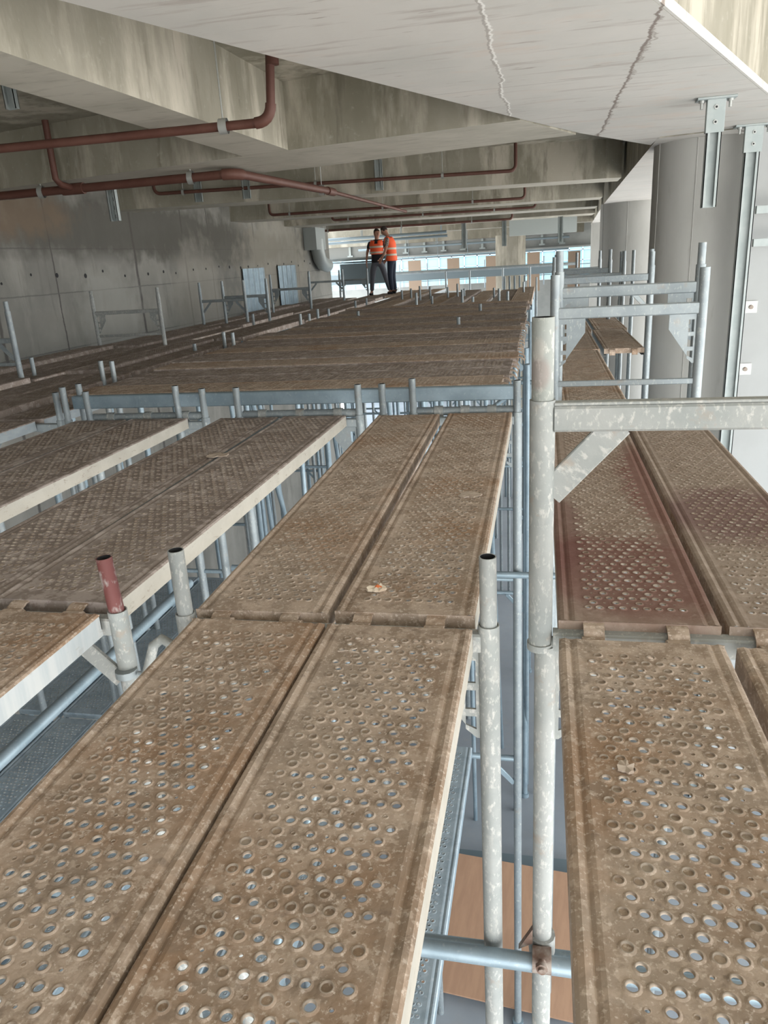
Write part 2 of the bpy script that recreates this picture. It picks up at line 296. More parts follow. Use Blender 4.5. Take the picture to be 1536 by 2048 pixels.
# ------------------------------------------------------------------ planks
PW = .40
def plank_mesh(name, L, W=PW, n=8, pitch=.0325, seed=0, fill=.12, dark=False, open_=True):
    rnd = random.Random(seed); b = MB(); h = W/2; T = .072
    # cross section: folded edge, two pressed ribs
    half = [(h, -T), (h, -.006), (h-.006, 0), (h-.016, .0025), (h-.024, 0), (h-.031, -.004), (h-.038, 0), (h-.046, .0015)]
    ncol = int((W-.11)/pitch); fw = ncol*pitch/2
    prof = [(-x, z) for x, z in half] + [(-fw, 0)], [(fw, 0)] + [(x, z) for x, z in reversed(half)]
    for pi_, pr in enumerate(prof):
        vs = [(x, 0, z) for x, z in pr] + [(x, L, z) for x, z in pr]; m_ = len(pr)
        for i in range(m_-1):
            side = (pi_ == 0 and i == 0) or (pi_ == 1 and i == m_-2)
            b.add([vs[i], vs[i+1], vs[m_+i+1], vs[m_+i]], [(0,1,2,3)], 2 if side else 0, not side)
    for s_ in (-1, 1):       # inturned lower flange
        b.box((s_*h if s_ < 0 else h-.03, 0, -T-.002), (s_*h+.03 if s_ < 0 else h, L, -T), 2)
    y0 = .065; rows = int((L-2*y0)/pitch); y0 = (L-rows*pitch)/2
    b.add([(-fw,0,0),(fw,0,0),(fw,y0,0),(-fw,y0,0)], [(0,1,2,3)], 0); b.add([(-fw,L-y0,0),(fw,L-y0,0),(fw,L,0),(-fw,L,0)], [(0,1,2,3)], 0)
    for ye, s_ in ((0, 1), (L, -1)):   # end plates
        b.box((-h, min(ye, ye+s_*.003), -.052), (h, max(ye, ye+s_*.003), -.0005), 0)
    q = pitch/2
    def sq(t):   # point on unit square border at angle t
        c, s2 = math.cos(t), math.sin(t); k_ = 1/max(abs(c), abs(s2)); return c*k_*q, s2*k_*q
    for r_ in range(rows):
        yc = y0 + (r_+.5)*pitch
        cells = []
        if r_ % 2 == 0: cells = [(-fw+(c+.5)*pitch, 1) for c in range(ncol)]
        else:
            b.add([(-fw,yc-q,0),(-fw+q,yc-q,0),(-fw+q,yc+q,0),(-fw,yc+q,0)], [(0,1,2,3)], 0)
            b.add([(fw-q,yc-q,0),(fw,yc-q,0),(fw,yc+q,0),(fw-q,yc+q,0)], [(0,1,2,3)], 0)
            cells = [(-fw+(c+1)*pitch, 1 if (c % 2 == 0) == (r_ % 4 == 1) else 0) for c in range(ncol-1)]
        for xc, big in cells:
            R = .0088 if big else .004; up = .0026 if big else .0006
            if not big and n < 8:
                b.add([(xc-q,yc-q,0),(xc+q,yc-q,0),(xc+q,yc+q,0),(xc-q,yc+q,0)], [(0,1,2,3)], 0); continue
            jx = rnd.uniform(-.0006, .0006); jr = rnd.uniform(.9, 1.08)
            o0 = []; oA = []; o1 = []; o2 = []; o3 = []
            for i in range(n):
                t = 2*math.pi*(i+.5 if n == 4 else i)/n + (0 if n != 8 else 0); c, s2 = math.cos(t), math.sin(t)
                o0.append((xc+sq(t)[0], yc+sq(t)[1], 0)); oA.append((xc+jx+c*R*jr*1.62, yc+s2*R*jr*1.62, 0)); o1.append((xc+jx+c*R*jr*1.22, yc+s2*R*jr*1.22, up*.8))
                o2.append((xc+jx+c*R*jr, yc+s2*R*jr, up)); o3.append((xc+jx+c*R*jr*.93, yc+s2*R*jr*.93, -.003))
            ring = [(i,(i+1)%n,n+(i+1)%n,n+i) for i in range(n)]
            b.add(o0+oA, ring, 0, False)
            n0 = len(b.v); b.v += oA+o1+o2+o3
            for lv, mi_ in ((0, 0), (1, 1 if big else 0), (2, 1)):
                for f4 in ring: b.f.append([n0+lv*n+i for i in f4]); b.m.append(mi_); b.sm.append(True)
            if n == 8 or n == 16:
                k_ = n//8   # square corners are covered because a corner sits on every odd eighth
            nv = math.sin(xc*9+seed)*math.sin(yc*3.1+seed*2)
            if (not big and rnd.random() < .5) or rnd.random() < fill*(1+1.6*nv):
                b.add([(p[0], p[1], -.0015) for p in o3], [tuple(range(n))], 1 if rnd.random() < .45 else 0)
    return b.mesh(name, [M['mud_dark'] if dark else M['mud'], M['rim'], M['side']])
def hook_mesh():
    b = MB(); w2 = .028
    prof = [(0, -.004), (-.018, -.004), (-.040, -.012), (-.054, -.030), (-.056, -.058)]; t_ = .006
    top = [(y, z) for y, z in prof]; bot = [(y+.004, z-t_) for y, z in prof]
    poly = top + bot[::-1]
    b.plate(poly, 0, -w2, w2)
    return b.mesh('hook', [M['mud']])
HM = hook_mesh()
PM = {}
def get_pm(L, W=PW, n=8, dark=False, var=0, fill=.12):
    k_ = (round(L,2), round(W,2), n, dark, var, fill)
    if k_ not in PM: PM[k_] = plank_mesh('scaffold_plank', L, W, n, seed=var*13+n, dark=dark, fill=fill)
    return PM[k_]
PLG = 'perforated steel planks'
def plank(xc, y, z, L, label, W=PW, n=8, dark=False, var=0, rz=0, group=PLG, side=None, top=None, hooks=True, fill=.12, tilt=0, cleat_side=1):
    o = link('scaffold_plank', get_pm(L, W, n, dark, var, fill))
    o.location = (xc, y, z); o.rotation_euler = (tilt, 0, rz)
    for slot, mm in ((2, side), (0, top)):
        if mm: o.material_slots[slot].link = 'OBJECT'; o.material_slots[slot].material = M[mm]
    tag(o, label, 'plank', group)
    if hooks:
        for ye, s_ in ((0, 1), (L, -1)):
            for x in (-.12, .10):
                hk = link('hook', HM, o); hk.location = (x, ye, 0)
                if s_ < 0: hk.rotation_euler = (0, 0, math.pi)
    return o
Y0, Y1 = 1.975, 4.945; LN = 2.97
NG = 'planks of the foreground deck'
# near bay (towards the camera)
plank(-.395, -1.07, 0, 2.96, 'brown muddy steel plank filling the bottom middle of the picture', W=.425, n=16, var=0, group=NG, side='side_cream', fill=.38)
plank(-.825, -1.07, 0, 2.96, 'mud-crusted steel plank at bottom left, many holes plugged', W=.42, n=16, var=1, group=NG, fill=.6, side='mud')
plank(-1.56, -1.07, 0, 2.96, 'muddy plank ending beside the red tube stub, its pale side facing right', W=.42, n=8, var=2, group=NG, side='side_pale')
plank(.265, -1.07, 0, 2.93, 'near steel plank at bottom right, right of the tall post', W=.42, n=16, var=3, group=NG, top='mud', fill=.25, side='mud')
plank(.715, -1.07, -.005, 2.93, 'sliver of muddy plank in the bottom right corner', W=.42, n=8, var=4, group=NG, side='mud')
# second bay
plank(-.395, Y0, 0, LN, 'brown plank of the middle pair carrying the orange-smeared scrap', W=.425, n=16, var=5, group=NG, side='side_cream', fill=.3)
plank(-.84, Y0-.02, 0, LN, 'brown plank of the middle pair, left of the one with the scrap', W=.425, n=8, var=6, group=NG, fill=.5, rz=.012, side='mud')
plank(-1.57, Y0, 0, LN, 'mud-spattered plank with bright cream side, behind the two tube stubs', W=.46, n=8, var=7, group=NG, side='side_cream', rz=-.008, fill=.45, dark=True)
plank(-2.03, Y0, -.004, LN, 'dark muddy plank butting the cream-sided plank on its left', W=.44, n=8, var=8, group=NG, dark=True)
plank(-2.73, Y0, 0, LN, 'cream-sided plank across the open gap, second pair from the middle', W=.46, n=8, var=9, group=NG, side='side_cream', dark=True)
plank(-3.2, Y0, -.004, LN, 'dark plank left of the farther cream-sided plank', W=.42, n=8, var=0, group=NG, dark=True)
plank(-3.96, Y0, 0, LN, 'grey-sided plank at the left edge of the foreground deck', W=.42, n=8, var=1, group=NG, dark=True)
plank(.27, Y0-.03, .012, LN, 'plank with dark red paint stains right of the tall post', W=.43, n=16, var=2, group=NG, top='mud_red', fill=.1, side='mud')
plank(.71, Y0-.03, .012, LN, 'brown plank at the right edge beside the red-stained one', W=.41, n=8, var=3, group=NG, top='mud_purple', fill=.12, side='mud')
# right lane beyond the frame
RG = 'planks of the narrow right lane'
plank(.36, 5.12, 0, 2.95, 'long single plank seen through the grey frame on the right', W=.44, var=4, group=RG)
plank(.40, 8.15, 0, 2.0, 'left plank of the pair beyond the long single plank in the right lane', W=.40, var=5, group=RG)
plank(.84, 8.15, 0, 2.0, 'right plank of the pair beside the big round column', W=.40, var=6, group=RG)
plank(.44, 10.25, 0, 2.95, 'left plank of the farthest pair in the right lane', W=.40, var=7, group=RG)
plank(.88, 10.25, 0, 2.95, 'right plank of the farthest pair in the right lane', W=.40, var=8, group=RG)
# cross-laid field
FG = 'cross-laid planks of the middle deck'
ords = ['first','second','third','fourth','fifth','sixth','seventh','eighth','ninth','tenth','eleventh','twelfth','thirteenth','fourteenth','fifteenth','sixteenth','seventeenth','eighteenth','nineteenth','twentieth','twenty-first','twenty-second']
for i in range(22):
    x0 = -.20 + random.uniform(-.03, .02) - (0.0 if i % 5 else .03); z = .172 + random.uniform(-.006, .006) + (.018 if i % 6 in (3, 4) else 0)
    o = plank(x0, 5.25+i*.405, z, 3.25, '%s cross-laid plank behind the grey box beam' % ords[i], W=.392, n=8 if i < 6 else 4, dark=(i % 3 != 0), var=i % 5, rz=math.pi/2+random.uniform(-.003, .003), group=FG, hooks=(i < 12), fill=.3, side='mud_dark')
# left strips running along the wall
WG = 'long planks beside the concrete wall'
dist_w = ['nearest', 'second', 'third', 'fourth', 'fifth', 'sixth', 'farthest']
for k_, (xc, z) in enumerate(((-4.36, .05), (-4.77, .05), (-5.50-.06, .0), (-5.90-.06, .0), (-6.36, .02))):
    for j in range(7):
        y = 1.10 + j*3.05
        nm = ['inner strip, beside the cross-laid deck', 'second strip from the cross-laid deck', 'middle strip of the wall side', 'fourth strip from the cross-laid deck', 'strip touching the wall'][k_]
        if j == 0: continue
        plank(xc, y, z + (.03 if (j+k_) % 3 == 0 else 0), 2.98, '%s dark plank of the %s' % (dist_w[j], nm), n=4, dark=True, var=(j+k_) % 4, group=WG, hooks=False, fill=.3, side='mud_dark')
plank(-3.93, 5.02, .0, 2.97, 'dark plank squeezed between wall-side strips and cross-laid deck, nearer one', W=.40, n=4, dark=True, var=1, group=WG, hooks=False)
plank(-3.93, 8.07, .0, 2.97, 'dark plank squeezed between wall-side strips and cross-laid deck, farther one', W=.40, n=4, dark=True, var=2, group=WG, hooks=False)
# far decks
XG = 'planks of the far deck before the workers'
for j in range(2):
    for i, x in enumerate((-3.5, -3.07, -2.62, -2.19, -1.72, -1.29, -.80, -.37)):
        plank(x, 14.25+j*3.05, .10 + (.04 if i % 3 == 1 else 0), 2.98, '%s plank from the left in the %s row of the far deck' % (ords[i], ('nearer', 'farther')[j]), n=4, dark=(i % 2 == 0), var=i % 4, group=XG, hooks=False, fill=.3, side='mud_dark')
for i, x in enumerate((-3.92, -3.48, -3.02)):
    plank(x, 20.4, .09, 2.98, ['plank under the boots of the bowed worker', 'plank just right of the workers\' feet', 'loose plank farther right of the workers'][i], n=4, var=i, group=XG, hooks=False)
# lower deck, seen through the gaps
LG = 'blue-grey planks of the lower deck'
lp = []
for j, y in enumerate((1.98, 5.03)):
    for i, x in enumerate((-.70, -1.55, -2.0, -2.75, -3.2, -3.95, -4.4)):
        if j == 1 and i == 0: continue
        lp.append(plank(x, y, -2.65, 2.97, '%s blue-grey plank from the right on the lower deck, %s row' % (ords[i], ('nearer', 'farther')[j]), n=8 if j == 0 else 4, var=i % 3, group=LG, side='galv_blue', top='deck_blue', hooks=False, fill=0))
        lp[-1].material_slots[1].link = 'OBJECT'; lp[-1].material_slots[1].material = M['clamp']

# ------------------------------------------------------------------ frames
def post_mb(z1, zs, r=.031, mi=0):
    b = MB(); b.tube((0,0,GZ), (0,0,z1), r, 18, .004); return b
def spigot(parent, x, z0, z1, m='galv', r=.0245, lean=0):
    b = MB(); b.tube((0,0,0), (lean,0,z1-z0), r, 18, .0035, 0, None, 1); o = b.build('spigot', [M[m], M['black']], parent, fix=False); o.location = (x, 0, z0); return o
def gusset(parent, x, z, s, m='galv', sz=1.0, window=True):
    """stiffening plate between post and transom with punched windows"""
    b = MB(); w_, h_ = .16*sz, .30*sz; t_ = .004
    def pl(poly): b.plate([(s*px, pz) for px, pz in poly], 1, -t_, t_)
    if window:
        pl([(0, 0), (w_, 0), (w_, -.035*sz), (.045*sz, -.035*sz), (0, -.035*sz)])
        pl([(0, -.035*sz), (.012*sz, -.035*sz), (.012*sz, -h_), (0, -h_)])
        for zz in (-.11, -.20): pl([(.012*sz, zz*sz), (.045*sz, zz*sz), (.045*sz, (zz-.025)*sz), (.012*sz, (zz-.025)*sz)])
        pl([(.045*sz, -.035*sz), (w_, -.035*sz), (w_, -.09*sz), (.045*sz, -.255*sz)])
        pl([(.012*sz, -h_+.03*sz), (.045*sz, -.255*sz), (.045*sz, -.27*sz), (.012*sz, -h_)])
    else: pl([(0, 0), (w_, 0), (w_, -.06), (0.02, -h_), (0, -h_)])
    o = b.build('gusset_plate', M[m], parent); o.location = (x, 0, z); return o
def brace(parent, p0, p1, m='galv', w_=.03):
    b = MB(); p0 = Vector(p0); p1 = Vector(p1); d = (p1-p0); L = d.length
    b.rbox((0, -.009, -w_), (L, .009, w_), .003)
    o = b.build('brace', M[m], parent); o.location = p0; o.rotation_euler = (0, -math.atan2(d.z, d.x), 0); return o
def frame(xl, xr, y, label, group, ztop=-.005, zt=-.06, spig=(.21, .21), m='galv', pm=None, low=True, style='gusset', cat='scaffold frame', lowmat='galv_blue'):
    t = empty('scaffold_trestle', ((xl+xr)/2, y, GZ)); h = (xr-xl)/2
    tag(t, label, cat, group)
    g = -GZ   # local z of the deck level
    for s_, sp in ((-1, spig[0]), (1, spig[1])):
        b = MB(); b.tube((0,0,0), (0,0,g+ztop), .031, 18, .004); po = b.build('post', M[pm or m], t, fix=False); po.location = (s_*h, 0, 0)
        if sp: spigot(t, s_*h, g+ztop-.05, g+ztop+sp, m)
    b = MB(); b.rbox((-h+.02, -.022, -.03), (h-.02, .022, .03), .006); tr = b.build('transom', M[m], t); tr.location = (0, 0, g+zt)
    if style == 'gusset':
        for s_ in (-1, 1): gusset(t, s_*(-h+.028), g+zt-.028, s_, m)
    elif style == 'brace':
        for s_ in (-1, 1): brace(t, (s_*(-h+.03), 0, g+zt-.20), (s_*(-h+.20), 0, g+zt-.03), m)
    if low:
        for zz, rr in ((-1.22, .017), (-2.75, .024)):
            b = MB(); b.tube((-h+.03, 0, 0), (h-.03, 0, 0), rr, 10); r_ = b.build('rail', M[lowmat], t); r_.location = (0, 0, g+zz)
        for s_ in (-1, 1): brace(t, (s_*(-h+.03), 0, g-2.98), (s_*(-h+.22), 0, g-2.77), lowmat, .02)
    b = MB(); b.tube((-h,0,0),(-h,0,.05),.05,12); b.tube((h,0,0),(h,0,.05),.05,12)
    b.build('base_jack', M['galv_blue'], t)
    return t
FR = 'frames carrying the foreground deck'
YA, YB = 1.935, 4.985
def add_spigot_red(t): pass
fA = frame(-1.08, -.14, YA, 'grey frame whose two pale tube stubs flank the middle planks, nearest row', FR, m='galv_dusty', lowmat='galv_blue')
fB = frame(-2.25, -1.315, YA, 'frame topped by the red painted tube stub at left', FR, m='galv_dusty', spig=(.21, 0), style='brace')
sp = spigot(fB, (2.25-1.315)/2, -GZ-.05, -GZ+.175, 'red_tube', .025, -.012); sp['label'] = 'flaking red painted tube stub'
fC = frame(.02, .97, YA, 'frame under the deck at the foot of the tall post', FR, spig=(0, 0), m='galv_dusty', ztop=-.06, zt=-.045)
for s_ in (0,):
    frame(-1.06, -.15, YB, 'frame behind the middle pair of planks, below the box beam', FR)
    frame(-2.12, -1.23, YB, 'frame behind the cream-sided plank nearest the middle', FR)
    frame(-3.31, -2.38, YB, 'frame behind the farther cream-sided plank', FR)
frame(-4.3, -3.56, YB, 'frame at the left end of the box beam', FR, spig=(0, .21))
# tall upper frame on the right (stacked on fC)
t = empty('scaffold_trestle', (.495, YA, -.06)); tag(t, 'tall post and horizontal box rail with diagonal brace, right foreground', 'scaffold frame', 'guard frames in the right lane')
for s_ in (-1, 1):
    b = MB(); b.tube((0,0,0), (0,0,.70), .033, 20, .004); p = b.build('post', M['galv_dusty'], t, fix=False); p.location = (s_*.49, 0, 0)
    b = MB(); b.tube((0,0,-.012), (0,0,.008), .037, 20); q = b.build('collar', M['galv_dusty'], t); q.location = (s_*.49, 0, 0)
    sp = spigot(t, s_*.49, .68, .905, 'galv_patch', .028)
b = MB(); b.rbox((-.46, -.022, -.033), (.46, .022, .033), .006); tr = b.build('transom', M['galv_dusty'], t); tr.location = (0, 0, .652)
b = MB(); b.rbox((-.46, -.018, -.004), (.46, .018, .004), .002); tr = b.build('cover_strip', M['galv_dusty'], t); tr.location = (0, 0, .69)
brace(t, (-.47, 0, .45), (-.30, 0, .635), 'galv_dusty', .036); brace(t, (.47, 0, .45), (.30, 0, .635), 'galv_dusty', .036)
b = MB(); b.tube((-.46,0,0),(.46,0,0),.02,10); r_ = b.build('rail', M['galv_dusty'], t); r_.location = (0, 0, .005)
# posts and frames further along the right lane
def upper(xl, xr, y, z0, ztop, zt, label, m='galv', style='gusset', spig=.12, group='guard frames in the right lane', toe=False, g2=1.0, h=.035):
    t = empty('scaffold_trestle', ((xl+xr)/2, y, z0)); w2 = (xr-xl)/2; tag(t, label, 'scaffold frame', group)
    for s_ in (-1, 1):
        b = MB(); b.tube((0,0,0), (0,0,ztop-z0), .03, 14, .004); p = b.build('post', M[m], t, fix=False); p.location = (s_*w2, 0, 0)
        if spig: spigot(t, s_*w2, ztop-z0-.03, ztop-z0+spig, m)
    b = MB(); b.rbox((-w2+.02, -.02, -h), (w2-.02, .02, h), .006); tr = b.build('transom', M[m], t); tr.location = (0, 0, zt-z0)
    if style == 'gusset':
        for s_ in (-1, 1): gusset(t, s_*(-w2+.028), zt-z0-h+.002, s_, m, g2)
    elif style == 'brace':
        for s_ in (-1, 1): brace(t, (s_*(-w2+.03), 0, zt-z0-.20), (s_*(-w2+.19), 0, zt-z0-.03), m, .022)
    if toe:
        b = MB(); b.rbox((-w2+.02, -.012, -.018), (w2-.02, .012, .018), .004); r_ = b.build('rail', M[m], t); r_.location = (0, 0, .17-z0)
    return t
upper(.085, .962, 5.0, GZ, .85, .615, 'grey guard frame with punched gusset plates and low toe rail before the column', toe=True, spig=0)
upper(.115, .985, 5.26, GZ, .86, .725, 'second guard frame right behind the one with the toe rail', spig=.13)
upper(.13, 1.06, 8.08, GZ, .80, .60, 'third guard frame in the right lane', spig=.13, style='brace')
upper(.16, 1.10, 8.45, GZ, .82, .68, 'fourth guard frame in the right lane', spig=.13, style='')
upper(.20, 1.10, 11.2, GZ, .80, .62, 'fifth guard frame in the right lane', spig=.13, style='')
upper(.22, .95, 11.6, GZ, .82, .68, 'sixth guard frame in the right lane', spig=.14, style='')
upper(.28, 1.0, 14.3, GZ, .8, .64, 'farthest guard frame in the right lane', spig=.14, style='')
# guard frames along the wall
WGF = 'guard frames along the left wall'
upper(-6.45, -5.50, 7.18, -.3, .72, .42, 'frame cut off by the left edge of the picture', style='brace', group=WGF, spig=.1, toe=True, h=.026)
upper(-6.48, -5.42, 10.35, -.3, .72, .50, 'lone cement-splashed frame standing before the wall, second from left', m='galv_dusty', group=WGF, spig=.1, toe=True, g2=.9, h=.026)
upper(-6.40, -5.50, 13.9, -.3, .70, .45, 'left frame of the overlapping pair before the wall', group=WGF, style='brace', spig=.1, h=.026)
upper(-6.06, -5.16, 14.2, -.3, .70, .49, 'right frame of the overlapping pair before the wall', group=WGF, spig=.1, h=.026)
upper(-6.07, -5.15, 17.0, -.3, .74, .50, 'frame before the second corrugated sheet', group=WGF, spig=.1, h=.026)
upper(-6.05, -5.13, 20.0, -.3, .74, .55, 'frame at the end of the wall near the workers', group=WGF, style='brace', spig=.1, h=.026)
upper(-5.9, -5.05, 22.6, -.3, .70, .50, 'darker frame left of the workers\' legs', group=WGF, spig=.1, h=.026)
# frames under the cross-laid and far decks
UG = 'frames under the middle deck'
for j, y in enumerate((8.03, 11.08)):
    for i, (a, c) in enumerate(((-1.06, -.15), (-2.12, -1.23), (-3.31, -2.38))):
        frame(a, c, y, 'blue-grey frame glimpsed through the dark slot below the box beam', UG, ztop=.05, zt=.03, spig=(0, 0), m='galv_blue', style='brace')
for y in (4.13, 7.18, 10.23, 13.28, 16.33, 19.38):
    for a, c in ((-4.98, -4.15), (-6.4, -5.36)):
        frame(a, c, y, 'hidden support frame below the wall-side strips', 'support frames below the wall-side strips', ztop=-.03, zt=-.055 - .05, spig=(0, 0), m='galv_blue', style='brace')
for y in (14.2, 17.27, 20.34):
    for a, c in ((-3.7, -2.8), (-2.5, -1.5), (-1.1, -.2)):
        frame(a, c, y, 'support frame at the joints of the far deck', 'support frames of the far deck', ztop=-.0, zt=-.01, spig=(0, 0), m='galv_blue', style='brace')
# free spigots
def stub(x, y, z0, z1, label, group='tube stubs poking through the decks', m='galv', r=.024):
    b = MB(); b.tube((0,0,GZ-z0), (0,0,-.04), .03, 12); 
    b.tube((0,0,-.05), (0,0,z1-z0), r, 14, .004, 0, None, 1)
    o = b.build('scaffold_standard', [M[m], M['black']], fix=False); o.location = (x, y, z0); return tag(o, label, 'scaffold post', group)
stub(-.85, YB, .04, .235, 'stub before the box beam, above the middle pair of planks')
stub(-2.585, YB, .04, .23, 'stub before the box beam near its left third')
stub(-3.46, YB-.05, .04, .25, 'stub beside the frame at the left end of the box beam')
stub(-3.42, 5.08, .0, .25, 'stub tucked behind the left end of the box beam')
for x, y, z1, l in ((-4.16, 6.6, .24, 'left stub of the near pair beside the inner wall-side strip'), (-4.06, 6.63, .23, 'right stub of the near pair beside the inner wall-side strip'),
    (-4.29, 8.95, .14, 'short stub alone among the dark wall-side planks'), (-4.14, 9.55, .22, 'left stub of the second pair, where dark and cross-laid planks meet'), (-3.95, 9.4, .22, 'right stub of the second pair, where dark and cross-laid planks meet'),
    (-5.57, 7.5, .2, 'stub at the foot of the frame cut off by the left edge'), (-4.97, 12.83, .24, 'stub under the overlapping pair of wall frames'),
    (-4.13, 12.92, .2, 'first pale stub of the cluster at the far left corner of the cross-laid deck'), (-3.94, 12.83, .2, 'second pale stub of the cluster at the far left corner of the cross-laid deck'),
    (-3.93, 13.33, .24, 'tallest pale stub of the cluster at the far left corner of the cross-laid deck'), (-3.9, 13.95, .2, 'rearmost stub of the cluster at the far left corner of the cross-laid deck'),
    (-3.87, 16.0, .22, 'left stub of the far pair below the workers'), (-3.84, 16.95, .22, 'right stub of the far pair below the workers'), (-2.88, 12.05, .25, 'low stub alone on the left of the cross-laid deck'),
    (-1.02, 9.65, .27, 'low stub sticking out of the middle of the cross-laid deck'), (-.91, 11.8, .29, 'pale stub sticking out near the back of the cross-laid deck'),
    (-3.07, 17.2, .34, 'tall stub right of the workers\' boots'), (-2.13, 15.3, .27, 'pale stub before the far deck, centre')):
    stub(x, y, 0, z1, l)
rr = random.Random(3)
for i in range(14):
    x = -2.9 + i*.21 + rr.uniform(-.05, .05); y = rr.choice((17.3, 17.6, 20.3, 14.2)) + rr.uniform(-.05, .05)
    stub(x, y, .05, rr.uniform(.25, .42), 'grey stub in the thicket of tube ends at the back of the far deck', 'thicket of tube ends on the far deck')
for i in range(5):
    stub(-.95 + i*.13, 20.6, .05, .42, 'dark short tube in the row before the distant round column', 'row of dark tubes before the distant column', m='dark_steel')
for i, x in enumerate((.62, 1.12, 1.30)):
    stub(x, (14.6, 11.75, 11.9)[i], .3, (.93, .92, .93)[i], ['thin bright tube left of the second column', 'thin bright tube before the second column', 'thin bright tube close to the big column'][i], 'thin upright tubes in the right lane')
# box beam fronting the cross-laid deck
b = MB(); b.rbox((-3.27/2, -.03, -.048), (3.27/2, .03, .048), .006)
o = b.build('box_beam', M['galv_blue']); o.location = (-1.80, 5.02, .122); tag(o, 'long grey-blue steel box beam fronting the cross-laid deck', 'beam')
# ledger tubes with claws in front of that beam
for x0, x1, lab in ((-3.30, -2.40, 'brown-grey ledger tube left, below the box beam'), (-.83, -.17, 'brown-grey ledger tube right, below the box beam'), (-2.10, -1.24, 'ledger tube in the middle, below the box beam')):
    t = empty('ledger_tube', ((x0+x1)/2, 5.03, .0)); tag(t, lab, 'tube', 'ledger tubes below the box beam'); h = (x1-x0)/2
    b = MB(); b.tube((-h, 0, 0), (h, 0, 0), .03, 14); b.build('tube', M['galv'], t)
    for q in range(3):
        b = MB(); b.tube((-.03, 0, 0), (.03, 0, 0), .037, 12); c_ = b.build('claw', M['galv_dusty'], t); c_.location = (-h+.15+q*(2*h-.3)/2, 0, 0)
# ledger with coupler across the lower gap
t = empty('ledger_tube', (-.1, YA-.07, -1.17)); tag(t, 'horizontal galvanised tube clamped across the gap at the bottom', 'tube')
b = MB(); b.tube((-.9, 0, 0), (.9, 0, -.03), .029, 18); b.build('tube', M['galv_blue'], t)
t2 = empty('tube_coupler', (.02, YA-.07, -1.17)); tag(t2, 'rusty swivel coupler joining horizontal tube to the tall post', 'coupler')
b = MB(); b.tube((0, .07, -.035), (0, .07, .035), .043, 14); b.build('post_jaw', M['galv_dusty'], t2)
b = MB(); b.tube((-.03, 0, 0), (.03, 0, 0), .040, 14); b.build('tube_jaw', M['rust'], t2)
b = MB(); b.tube((0, -.035, .035), (0, -.075, .035), .012, 8); b.tube((0, -.05, .035), (0, -.065, .035), .02, 6); b.build('bolt', M['rust'], t2)
b = MB(); b.plate([(-.075, .0), (-.03, .03), (-.03, .09)], 1, .03, .05); b.build('wedge', M['rust'], t2)
# small couplers on the left frame
for x, z in ((-1.27, -.22), (-1.27, -.75), (-1.04, -1.1)):
    t3 = empty('tube_coupler', (x, YA-.02, z)); tag(t3, ['small wing-nut pin on the post under the red stub', 'lower pin clamp on the post under the red stub', 'pin clamp low on the post left of the middle planks'][(x, z) != (-1.27, -.22) and 1 + (x > -1.1)], 'coupler', 'small couplers on the near posts')
    b = MB(); b.tube((-.04, 0, -.012), (-.04, 0, .012), .036, 12); b.build('jaw', M['galv'], t3)
    b = MB(); b.tube((0, 0, 0), (.05, 0, 0), .007, 8); b.box((.04, -.004, -.018), (.048, .004, .018)); b.build('pin', M['galv'], t3)
# hooked lever beside the pale stub
t = empty('locking_lever', (-1.135, YA-.12, -.13)); tag(t, 'curved cement-crusted hook leaning beside the left pale stub', 'hook')
b = MB(); pts = [(-.10, -.12, -.22), (-.07, -.06, -.12), (-.035, 0, -.02), (-.012, .02, .06), (.02, .02, .085), (.045, .02, .07), (.04, .02, .045)]; b.path(pts, .016, 10); b.build('hook_arm', M['galv_dusty'], t)
# long bracing tubes under the deck, left gap and beyond
def brace_tube(p0, p1, label, r=.024, m='galv_blue', group='bracing tubes under the deck'):
    p0 = Vector(p0); p1 = Vector(p1); b = MB(); b.tube((0,0,0), p1-p0, r, 12); o = b.build('bracing_tube', M[m]); o.location = p0; return tag(o, label, 'tube', group)
brace_tube((-2.12, 1.2, -.82), (-2.12, 3.9, -.82), 'fat blue-grey tube running away through the left gap above the lower deck', .03)
brace_tube((-2.3, YB-.06, -1.16), (-.9, YB-.06, -1.16), 'horizontal tube below the second row, left of the middle planks')
brace_tube((-.6, YB-.06, -1.16), (.3, YB-.06, -1.16), 'short horizontal tube seen between the middle stub and the tall post')
brace_tube((-1.25, 2.0, -2.4), (-1.25, 4.9, -1.25), 'diagonal tube rising away under the cream-sided plank')
brace_tube((-2.2, 4.9, -2.5), (-1.3, 5.1, -1.3), 'diagonal tube below the gap between the cream-sided planks')

brace_tube((-3.2, 7.9, -2.5), (-.3, 7.9, -.4), 'long diagonal glimpsed under the box beam')
brace_tube((-3.2, 8.3, -.35), (.1, 8.3, -.35), 'level tube glimpsed under the box beam')
rr = random.Random(11)
for i in range(16):
    x = -3.3 + i*.23 + rr.uniform(-.06, .06)
    brace_tube((x, rr.uniform(6.2, 9.5), GZ), (x+rr.uniform(-.02, .02), rr.uniform(6.2, 9.5) if False else 7.2+rr.uniform(-.8, 1.6), .02), 'upright tube in the forest of props under the cross-laid deck', .024, 'galv_blue', 'forest of props under the cross-laid deck')
# plywood panel leaning on the ground, seen low through the gap
b = MB(); b.box((-.75, -.78, 0), (.75, .78, .02)); o = b.build('plywood_sheet', M['plywood']); o.location = (-.28, 5.86, GZ+.14); o.rotation_euler = (.10, 0, -.1); tag(o, 'orange-brown plywood sheet on the ground below the right-hand gap', 'plywood sheet')
b = MB(); b.box((-.9, -.12, 0), (.9, .12, .14)); o = b.build('ground_beam', M['dark_steel']); o.location = (-.3, 6.75, GZ); tag(o, 'dark steel beam lying on the ground behind the plywood', 'beam')

